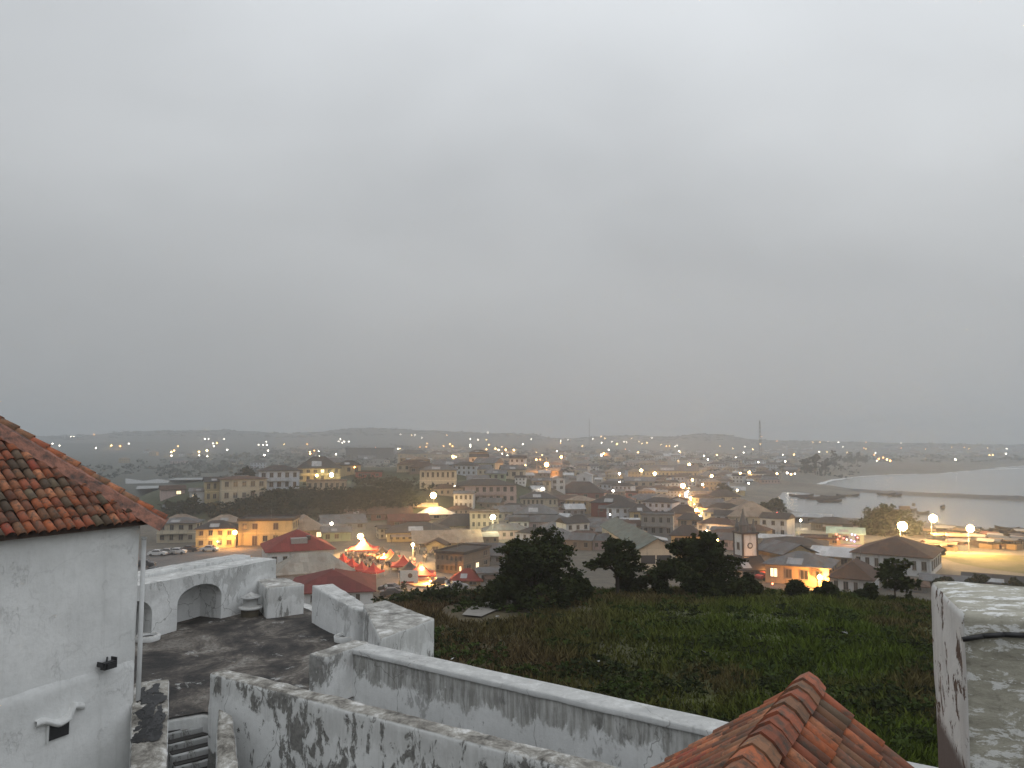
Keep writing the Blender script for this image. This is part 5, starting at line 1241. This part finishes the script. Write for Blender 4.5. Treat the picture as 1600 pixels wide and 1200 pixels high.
# low kerb wall of the plaza
P = [hit(x, y) for x, y in ((631, 912), (650, 918), (672, 920), (695, 917), (707, 913))]; m = MB()
for a, b in zip(P, P[1:]): m.tube(a+Vector((0, 0, .1)), b+Vector((0, 0, .1)), .22, .22, 6)
tag(m.obj('plaza_kerb', flat('kerb_concrete', (.16, .13, .1))), 'dark curved kerb in front of the nearest red tent', 'kerb')
def carmesh():
    root = empty('parked_car', (0, 0, 0)); pr = [(-2.1, .35), (-2.15, .8), (-1.95, 1.0), (-1.35, 1.05), (-.85, 1.48), (.55, 1.5), (1.15, 1.05), (1.95, .92), (2.12, .7), (2.1, .35)]
    m = MB(); v = []
    for y, k in ((-.82, 1), (.82, 1)): v += [(x, y*(.86 if z > 1.2 else 1), z) for x, z in pr]
    n = len(pr); m.add(v, [tuple(range(n)), tuple(range(2*n-1, n-1, -1))]+[((i+1) % n, i, n+i, n+(i+1) % n) for i in range(n)]); body = m.obj('body', flat('car_silver', (.3, .3, .3), .35), root)
    for y in (-1, 1):
        m = MB(); m.add([(-1.1, y*.83, 1.07), (.9, y*.83, 1.07), (.48, y*.73, 1.43), (-.78, y*.73, 1.43)], [(0, 1, 2, 3)]); m.obj('side_window', PANE, root)
        for x in (-1.3, 1.3): m = MB(); m.tube((x, y*.68, .33), (x, y*.86, .33), .33, .33, 12); m.obj('wheel', BLACK, root)
        m = MB(); m.box(2.09, 2.16, y*.6-.2, y*.6+.2, .62, .78); m.obj('headlight', flat('headlight_glass', (.6, .6, .55), .2), root)
    m = MB(); m.add([(.62, -.66, 1.5), (.62, .66, 1.5), (1.14, .76, 1.1), (1.14, -.76, 1.1)], [(0, 1, 2, 3)]); m.obj('windscreen', PANE, root)
    m = MB(); m.add([(-.9, -.66, 1.49), (-.9, .66, 1.49), (-1.36, .76, 1.1), (-1.36, -.76, 1.1)], [(3, 2, 1, 0)]); m.obj('rear_window', PANE, root)
    return root
car0 = carmesh(); first = True
CC = {'white': (.55, .55, .55), 'black': (.02, .02, .022), 'silver': (.28, .28, .28), 'dark': (.05, .05, .055), 'red': (.3, .04, .03)}
for px, py, yw, c, lb in [(226, 886, 10, 'dark', 'dark car at the left end of the car park beside the downpipe'), (240, 898, 6, 'black', 'black car nearest the fort parapet in the car park'), (246, 869, 4, 'white', 'white car in the back row of the car park, leftmost'),
        (262, 867, 4, 'silver', 'silver car in the back row of the car park'), (277, 866, 4, 'white', 'white car right end of the car park back row'), (296, 862, 0, 'dark', 'dark car parked before the cream two-storey house'),
        (328, 862, -4, 'white', 'white car lit orange before the lamp-lit house'), (612, 932, 12, 'dark', 'dark car at the near edge of the plaza'), (690, 915, 4, 'dark', 'dark pickup shape parked right of the nearest red tent'),
        (714, 922, 15, 'silver', 'silver car at the right near edge of the plaza'), (610, 925, -8, 'dark', 'dark vehicle left of the plaza cone shrub'), (1097, 838, 70, 'white', 'white car on the main street by the tree'), (1094, 818, 75, 'silver', 'silver car farther up the main street'),
        (1122, 822, 40, 'silver', 'silver car parked among the stalls right of the main street'), (1196, 906, 30, 'red', 'red car with glowing tail light before the yellow church wall'), (1238, 845, 0, 'white', 'white van shape by the market row')]:
    t = car0 if first else copy_tree(car0); p = hit(px, py); p.z = H(p.x, p.y)+.06; t.location = p; t.rotation_euler = (0, 0, R(yw)); tag(t, lb, 'car', 'cars parked in the town')
    b_ = [o for o in t.children if o.name.startswith('body')][0]
    b_.data = b_.data.copy(); b_.data.materials[0] = flat('car_'+c, CC[c], .35); first = False
# conical shrub on the plaza
tree(631, 929, 2.6, [(0, 0, .5, .75, .5), (0, 0, 1.1, .6, .55), (0, 0, 1.8, .4, .5), (0, 0, 2.4, .2, .4)], 900, .14, 'conical_shrub', 'small conical shrub on the sand of the plaza', LEAF_D, .07, cat='shrub')
def body_mesh(k):
    sh, tr_ = [((.4, .05, .04), (.03, .03, .035)), ((.5, .5, .48), (.04, .045, .07)), ((.03, .03, .03), (.03, .03, .03)), ((.35, .25, .06), (.06, .05, .05))][k]
    J = [(0, 0, .95, .17), (0, 0, 1.2, .17), (0, 0, 1.42, .14), (0, 0, 1.52, .06), (0, .01, 1.66, .10), (.1, 0, .9, .1), (.11, 0, .5, .075), (.11, 0, .06, .05), (.11, -.14, .03, .04), (-.1, 0, .9, .1), (-.11, 0, .5, .075), (-.11, 0, .06, .05), (-.11, -.14, .03, .04),
         (.21, 0, 1.4, .07), (.26, 0, 1.12, .05), (.27, -.1, .88, .035), (-.21, 0, 1.4, .07), (-.26, 0, 1.12, .05), (-.27, -.08, .88, .035)]
    E = [(0, 1), (1, 2), (2, 3), (3, 4), (0, 5), (5, 6), (6, 7), (7, 8), (0, 9), (9, 10), (10, 11), (11, 12), (2, 13), (13, 14), (14, 15), (2, 16), (16, 17), (17, 18)]
    me = bpy.data.meshes.new('pb'); me.from_pydata([j[:3] for j in J], E, []); o = link('pb', me); md = o.modifiers.new('s', 'SKIN')
    for i_, j in enumerate(J): me.skin_vertices[0].data[i_].radius = (j[3], j[3]*.8)
    me.skin_vertices[0].data[0].use_root = True
    dg = bpy.context.evaluated_depsgraph_get(); dg.update(); me2 = bpy.data.meshes.new_from_object(o.evaluated_get(dg)); bpy.data.objects.remove(o)
    me2.materials.clear()
    for nm, c in (('cloth_top', sh), ('cloth_legs', tr_), ('skin', (.06, .035, .022))): me2.materials.append(flat(nm+str(k), c))
    for pg in me2.polygons:
        z, x = pg.center.z, abs(pg.center.x); pg.material_index = 2 if z > 1.49 or (x > .22 and z < 1.05) else (0 if z > .95 else 1)
    me2.polygons.foreach_set('use_smooth', [True]*len(me2.polygons)); return me2
PB = [body_mesh(k) for k in range(4)]
for px, py, k, yw, lb in [(697, 920, 1, 20, 'person in pale shirt standing right of the parked dark pickup'), (701, 921, 2, -30, 'person in dark clothes standing beside the one in a pale shirt'), (672, 908, 0, 60, 'person in red shirt at the right leg of the nearest red tent'), (624, 922, 3, 120, 'person in yellow shirt near the conical shrub'), (603, 927, 1, 200, 'person in pale shirt left of the dark vehicle on the plaza')]:
    p = hit(px, py); p.z = H(p.x, p.y)+.06; o = link('person', PB[k], None, p, R(yw)); tag(o, lb, 'person', 'people standing on the plaza')
rc = np.random.default_rng(2); V_ = []; Q_ = []; M_ = []; b = 0
for _ in range(170):
    if rc.random() < .7: px, py = rc.uniform(530, 625), rc.uniform(868, 892)
    elif rc.random() < .6: px, py = rc.uniform(640, 690), rc.uniform(860, 884)
    else: px, py = 1085+rc.normal()*6, rc.uniform(790, 832)
    p = hit(px, py); me = PB[rc.integers(0, 4)]; co = np.empty(len(me.vertices)*3); me.vertices.foreach_get('co', co); co = co.reshape(-1, 3); a = rc.uniform(0, 6.28)
    R_ = np.array([[math.cos(a), -math.sin(a), 0], [math.sin(a), math.cos(a), 0], [0, 0, 1]]); z = H(p.x, p.y)+.06
    V_.append(co @ R_.T*rc.uniform(.9, 1.05)+np.array([p.x, p.y, z])); k0 = rc.integers(0, 4)
    for pg in me.polygons: Q_.append([i+b for i in pg.vertices]); M_.append(pg.material_index if pg.material_index == 2 else (0 if pg.material_index == 0 else 1) if k0 else pg.material_index)
    b += len(co)
me = mesh('crowd', np.concatenate(V_), Q_, flat('crowd_tops', (.32, .28, .26)), flat('crowd_legs', (.05, .05, .06)), flat('skin0', (.06, .035, .022)), fm=M_)
tag(link('crowd', me), 'dense crowd between the red tents and along the street', kind='stuff')

# ================================================================== masts and lamps
def lattice(px, ytop, dist, w, label):
    p = PD(px, 700, dist); z0 = H(p.x, dist); top = PD(px, ytop, dist).z; t = empty('radio_mast', (p.x, dist, z0)); tag(t, label, 'mast'); hh = top-z0; m = MB(); n = max(6, int(hh/5))
    cs = [(-1, -1), (1, -1), (1, 1), (-1, 1)]
    for k in range(n):
        for q in range(4):
            a, b = cs[q], cs[(q+1) % 4]; s0, s1 = w*(1-.75*k/n), w*(1-.75*(k+1)/n)
            m.tube((a[0]*s0, a[1]*s0, hh*k/n), (a[0]*s1, a[1]*s1, hh*(k+1)/n), .16, .16, 4); m.tube((a[0]*s0, a[1]*s0, hh*k/n), (b[0]*s1, b[1]*s1, hh*(k+1)/n), .1, .1, 4)
    m.obj('lattice', STEEL, t); return t
lattice(1188, 657, 900, 1.7, 'tall lattice radio mast above the right of the town'); lattice(921, 654, 1400, 1.0, 'thin faint radio mast on the middle skyline')
WARM, AMB, WHT, GRN = (1, .60, .22), (1, .42, .10), (1, .90, .74), (1, .86, .45)
ICO = {}
def globe(c, s):
    if (c, s) not in ICO:
        bm = bmesh.new(); bmesh.ops.create_icosphere(bm, subdivisions=2, radius=1); me = bpy.data.meshes.new('lamp_globe'); bm.to_mesh(me); bm.free(); me.materials.append(glow('lamp_glow', c, s)); ICO[(c, s)] = me
    return ICO[(c, s)]
POLE = MB(); POLE.tube((0, 0, 0), (0, 0, 1), 1, .7, 6); POLE = POLE.me('pole', STEEL)
def lamp(px, py, r, c, s, label, power=0, h=7, name='street_lamp', group=None, pole=True, dist=None, by=None):
    """r: radius in picture pixels; power: watts of the light it gives"""
    if by: dist = hit(px, by).y
    p = hit(px, py, h) if dist is None else PD(px, py, dist); z0 = H(p.x, p.y); rr = min(1.1, max(.12, r*p.y/F))
    t = empty(name, (p.x, p.y, z0)); tag(t, label, 'lamp', group); hh = p.z-z0
    o = link('lamp_globe', globe(c, s), t, (0, 0, hh)); o.scale = (rr, rr, rr)
    if pole:
        q = link('pole', POLE, t, (0, .1+rr, -.2)); q.scale = (.09, .09, max(.5, hh+.1))
        m = MB(); m.box(-.05, .05, -.1, .2+rr, hh+rr, hh+rr+.08); m.obj('arm', STEEL, t)
    if power:
        ld = bpy.data.lights.new('lamp_light', 'POINT'); ld.energy = power; ld.color = c; ld.shadow_soft_size = .15; lo = bpy.data.objects.new('lamp_light', ld); COL.objects.link(lo); lo.parent = t; lo.location = (0, -rr-.7, hh-rr*.5-.2)
    return t
lamp(677, 774, 4.6, WARM, 60, 'brightest street lamp, at the foot of the wooded slope', 8000, 8, by=806)
lamp(563, 838, 4.2, WARM, 60, 'bright lamp over the large far red tent', 14000, 9, by=868)
lamp(645, 851, 2.4, WARM, 40, 'smaller warm lamp right of the plaza tents', 6000, 6, by=884)
lamp(660, 884, 1.0, WARM, 14, 'warm bulb hanging at the peak of the nearest red tent', 2600, 4.6, 'tent_lamp', None, False, by=909)
lamp(669, 901, .8, AMB, 14, 'amber bulb at the front edge of the nearest red tent', 5000, 2, 'tent_lamp', None, False, by=911)
lamp(600, 866, 1.0, AMB, 14, 'amber bulb among the far tents and crowd', 6000, 2, 'tent_lamp', None, False, by=880)
lamp(770, 808, 4.0, GRN, 55, 'greenish white lamp above the largest tree', 3600, 8, by=847)
lamp(660, 720, 3.2, WARM, 50, 'orange lamp beside the ochre house on the rise', 9000, 6, by=731)
lamp(742, 722, 2.0, AMB, 30, 'amber lamp on the brightly lit ridge house', 5000, 4, by=733)
lamp(1067, 759, 4.0, AMB, 60, 'bright orange lamp at the far end of the main street', 16000, 8, by=782)
lamp(1088, 797, 2.6, AMB, 40, 'orange lamp over the main street left edge', 7000, 6, by=815)
lamp(1079, 778, 1.8, WARM, 30, 'warm lamp in the main street traffic', 6000, 5, by=790)
lamp(1120, 844, 2.6, AMB, 40, 'orange lamp shining through the spreading tree', 2200, 8, by=880)
lamp(1281, 902, 3.8, AMB, 60, 'bright orange lamp at the corner of the peach house', 6500, 6, by=919)
lamp(1410, 822, 6.6, WARM, 160, 'first and brightest harbour floodlight, beside the domed tree', 21000, 13, 'floodlight_mast', by=862)
lamp(1458, 810, 5.6, WARM, 150, 'second harbour floodlight, highest of the three', 17000, 13, 'floodlight_mast', by=850)
lamp(1516, 826, 5.2, WARM, 150, 'third harbour floodlight, rightmost', 17000, 13, 'floodlight_mast', by=866)
lamp(367, 832, 3.4, AMB, 50, 'warm lamp at the right corner of the orange lit house', 3600, 5, by=857)
lamp(1023, 740, 3.6, WARM, 50, 'warm lamp before the long yellow school block', 10000, 6, by=752); lamp(1002, 735, 2.2, WARM, 40, 'warm lamp at the left end of the school block', 6000, 6, by=749)
lamp(854, 726, 3.4, AMB, 50, 'lower of two orange lamps in the far middle town', 12000, 7, by=742); lamp(877, 714, 3.0, AMB, 50, 'upper of two orange lamps in the far middle town', 12000, 8, by=736)
lamp(1077, 726, 3.0, WARM, 50, 'warm lamp left of the long white block', 10000, 7, by=742); lamp(940, 711, 3.0, WHT, 50, 'white twin light far behind the bright white gabled house', 6000, 7, by=722)
lamp(495, 743, 2.0, WARM, 40, 'left lamp on the yellow hill house front', 700, 2.5, 'wall_lamp', None, False, by=753); lamp(518, 742, 3.0, GRN, 50, 'right and brighter lamp on the yellow hill house front', 1200, 2.5, 'wall_lamp', None, False, by=753)
lamp(1196, 880, 1.2, AMB, 20, 'amber lamp beside the yellow church wall', 700, 3.2, 'wall_lamp', None, False, by=905)
lamp(1207, 912, 1.3, (1, .1, .04), 18, 'red tail light glowing before the church wall', 0, 1.2, 'tail_light', None, False, by=915)
lamp(340, 846, .9, WARM, 14, 'bulb under the front of the orange lit house', 700, 2.6, 'wall_lamp', None, False, by=857)
for k, (px, py, r, c) in enumerate([(460,818,2.2,WHT),(518,818,2.4,WHT),(848,764,2.4,WHT),(958,767,1.8,WHT),(968,740,1.6,WHT),(968,754,1.8,WHT),(1049,790,2.2,WHT),(1094,807,1.7,WHT),(1197,849,2.2,WHT),(1251,813,1.8,WHT),(1237,819,2.4,GRN),(953,804,1.2,WHT),(710,760,1.4,WHT),(769,856,1.2,WHT),(1152,766,1.6,GRN),(1098,757,1.7,WHT),(1170,755,1.3,WHT),(1082,750,2.0,WARM),(1112,744,2.4,WARM),(1171,738,2.2,WARM),(1157,740,2.0,WARM),(1214,740,1.6,WARM),(489,733,1.0,WARM),(554,730,1.0,AMB),(1006,904,.8,WHT),(1208,872,.9,WHT),(700,877,1.0,WARM)]):
    nb = min(BNAMES, key=lambda b: (b[0]-px)**2+((b[1]-12-py)*1.5)**2)
    lamp(px, py, r*.9, c, 30, f'small {"white" if c == WHT else "greenish" if c == GRN else "warm"} lamp {"left of" if px < nb[0] else "right of"} the {nb[2]}' + (' eave' if k % 2 else ''), 700 if r > 1.5 else 0, 4, 'town_lamp', 'small lamps in the town', by=min(py+13, 905))
# headlights and stall bulbs on the main street
for k, (px, py) in enumerate([(1069,767),(1075,768),(1079,779),(1080,781),(1085,797),(1098,800),(1062,774),(1072,772),(1092,799),(1088,812),(1104,829),(1110,830),(1076,763),(1086,766),(1100,762),(1085,788)]):
    lamp(px, py, .9, (WARM, WHT, AMB)[k % 3], 14, ('warm', 'white', 'amber')[k % 3]+' point of light among the traffic and stalls of the main street', 1500, 1.3, 'street_bulb', 'lights in the main street traffic', False, by=py+5)
# coloured lights of the bar
for k, (px, py, c) in enumerate([(1307,835,(1,.06,.04)),(1312,838,(1,.08,.05)),(1318,841,(1,.05,.05)),(1309,843,(1,.1,.05)),(1323,843,WHT),(1331,835,(.55,.5,1)),(1336,836,(.35,.25,1)),(1330,844,(.12,.12,1)),(1335,846,(.15,.15,1)),(1340,840,(1,.1,.1))]):
    lamp(px, py, 1.2, c, 3.2, f'{("red","red","red","red","white","pale violet","violet","blue","blue","red")[k]} bulb, {("first","second","third","fourth","fifth","sixth","seventh","eighth","ninth","last")[k]} from left, under the pale green bar roof', 45, 2.6, 'coloured_bulb', 'coloured bulbs of the bar', False, by=852)
lamp(1214, 802, 1.5, (1, .08, .04), 12, 'red light at the harbour house', 60, 3, 'red_light', None, False)
FAR = [(147,679,2.4),(174,696,2.2),(188,697,2.4),(150,700,1.3),(201,693,1.2),(82,693,1.8),(93,696,1.6),(111,682,1.2),(115,682,1),(268,706,2.2),(272,704,1.6),(278,697,1),(268,712,1.2),(311,706,2),(324,704,2.6),(311,712,1.2),(324,713,1.2),(333,693,1.4),(339,692,2),(334,697,1.2),(350,686,1),(355,703,1.6),(320,686,1.2),(326,686,1.3),
 (404,695,1.1),(411,695,1.1),(417,695,1.2),(416,690,1),(419,704,1.6),(413,711,1.5),(444,694,2.6),(480,694,2.4),(529,690,1.8),(532,686,1.4),(538,690,1.8),(535,692,1.4),(545,690,1.2),(484,706,1.6),(485,709,2),(491,704,1.2),(498,705,1.2),(499,713,1.2),(525,710,1.3),(587,700,1),(622,701,1),(625,701,1),(626,679,1.3),(643,680,1.6),(648,680,1.3),(656,699,2.2),(659,684,1.8),(667,693,1.7),(666,698,1.5),(693,697,1.4),(703,694,1.2),(707,697,2),(698,680,1),(735,686,1.6),(735,695,1.6),(735,698,1.2),(762,676,1.6),(747,687,1),(760,687,1),(760,702,1.6),(774,701,2.4),(779,703,1.8),(790,703,2.3),(803,703,2.2),(784,698,1),(764,695,1),(785,709,1),(793,712,1.2),(708,713,2),(712,714,1.4),
 (830,686,1.8),(838,707,1.3),(838,718,1.7),(844,718,1.4),(821,727,1.5),(847,711,1),(876,692,1.1),(887,687,1.3),(876,689,1),(926,686,1.5),(939,682,1.6),(945,685,1.6),(940,692,1.2),(956,690,1.3),(964,694,2),(951,703,1.4),(943,708,2.2),(977,702,1.8),(997,707,1.6),(975,690,1.1),(979,691,1),(987,685,1.5),(998,690,2.4),(1003,693,1.4),(1011,692,2.4),(1018,684,1),(1033,695,1.9),(1041,697,2.4),(1046,697,2.2),(1055,698,1.1),(1058,696,1),(1063,707,2.3),(1061,705,1.3),(1120,711,2.4),(1106,718,1.2),(1100,712,1),(1125,697,1.4),(1145,701,1.4),(1164,698,1.9),(1162,707,1.7),(1176,702,2.1),(1188,694,1.2),(1190,682,1.2),(1214,689,2.3),(1214,708,2.4),(1223,711,1.3),(1241,710,2),(1240,711,1.6),(1227,721,1.7),(1270,691,2.5),(1281,691,2.3),(1294,690,1.1),(1310,691,1.5),(1317,698,1.8),(1292,706,1.9),(1280,706,1.8),(1324,707,1.2),(1339,716,1.4),(1350,700,2.8),(1353,701,2.2),(1353,691,1.1),(1368,708,1.3),(1366,711,1.1),(1373,717,2),(1380,715,2.6),(1386,718,2.2),(1391,720,2),(1370,720,1.2),(1408,700,2.6),(1408,692,1.4),(1446,702,2.4),(1493,718,1.4),(1487,699,1.1),(1507,699,1.7),(1514,701,2.2),(1543,700,1.8),(1546,711,3),(1551,711,2.6),(1573,701,1.6),(1572,709,1.4),(1230,739,1.8),(1236,741,2.2),(1242,740,1.6),(1050,712,1.3),(870,705,1),(1185,722,1.2),(1150,715,1.1),(1060,720,1),(1030,712,1.1),(910,697,1),(817,694,1)]
rl = random.Random(2)
for px, py, r in FAR:
    c = (WARM if rl.random() < .6 else AMB) if r > 1.9 or rl.random() < .35 else WHT
    d = max(600, min(1950, 27*F/max(6, py-693+9)))
    p = hit(px, py, 6)
    lamp(px, py, r*rl.uniform(.6, .95), c, 16 if c == WHT else 11 if c == WARM else 8, f'{"bright" if r > 1.9 else "tiny"} {"warm" if c == WARM else "amber" if c == AMB else "white"} light in the hazy distance {"left of the rise" if px < 560 else "behind the rise" if px < 760 else "beyond the town centre" if px < 1060 else "beyond the main street" if px < 1235 else "above the beach"}', 9000 if r > 1.9 and px < 1215 else 0, 6, 'distant_lamp', 'distant lamps across the hazy town', dist=min(p.y, 1900))

# ================================================================== haze over town and sea
hz, ht, hpp = newmat('evening_haze'); ht.nodes.remove(hpp)
pv = ht.nodes.new('ShaderNodeVolumePrincipled'); pv.inputs['Color'].default_value = (.88, .92, .95, 1); pv.inputs['Density'].default_value = .0006; pv.inputs['Anisotropy'].default_value = .55
ht.links.new(pv.outputs[0], ht.nodes['Material Output'].inputs['Volume'])
m = MB(); m.box(-3200, 3200, -300, 6700, -8, 125); tag(m.obj('haze', hz), 'thin evening haze', kind='stuff')
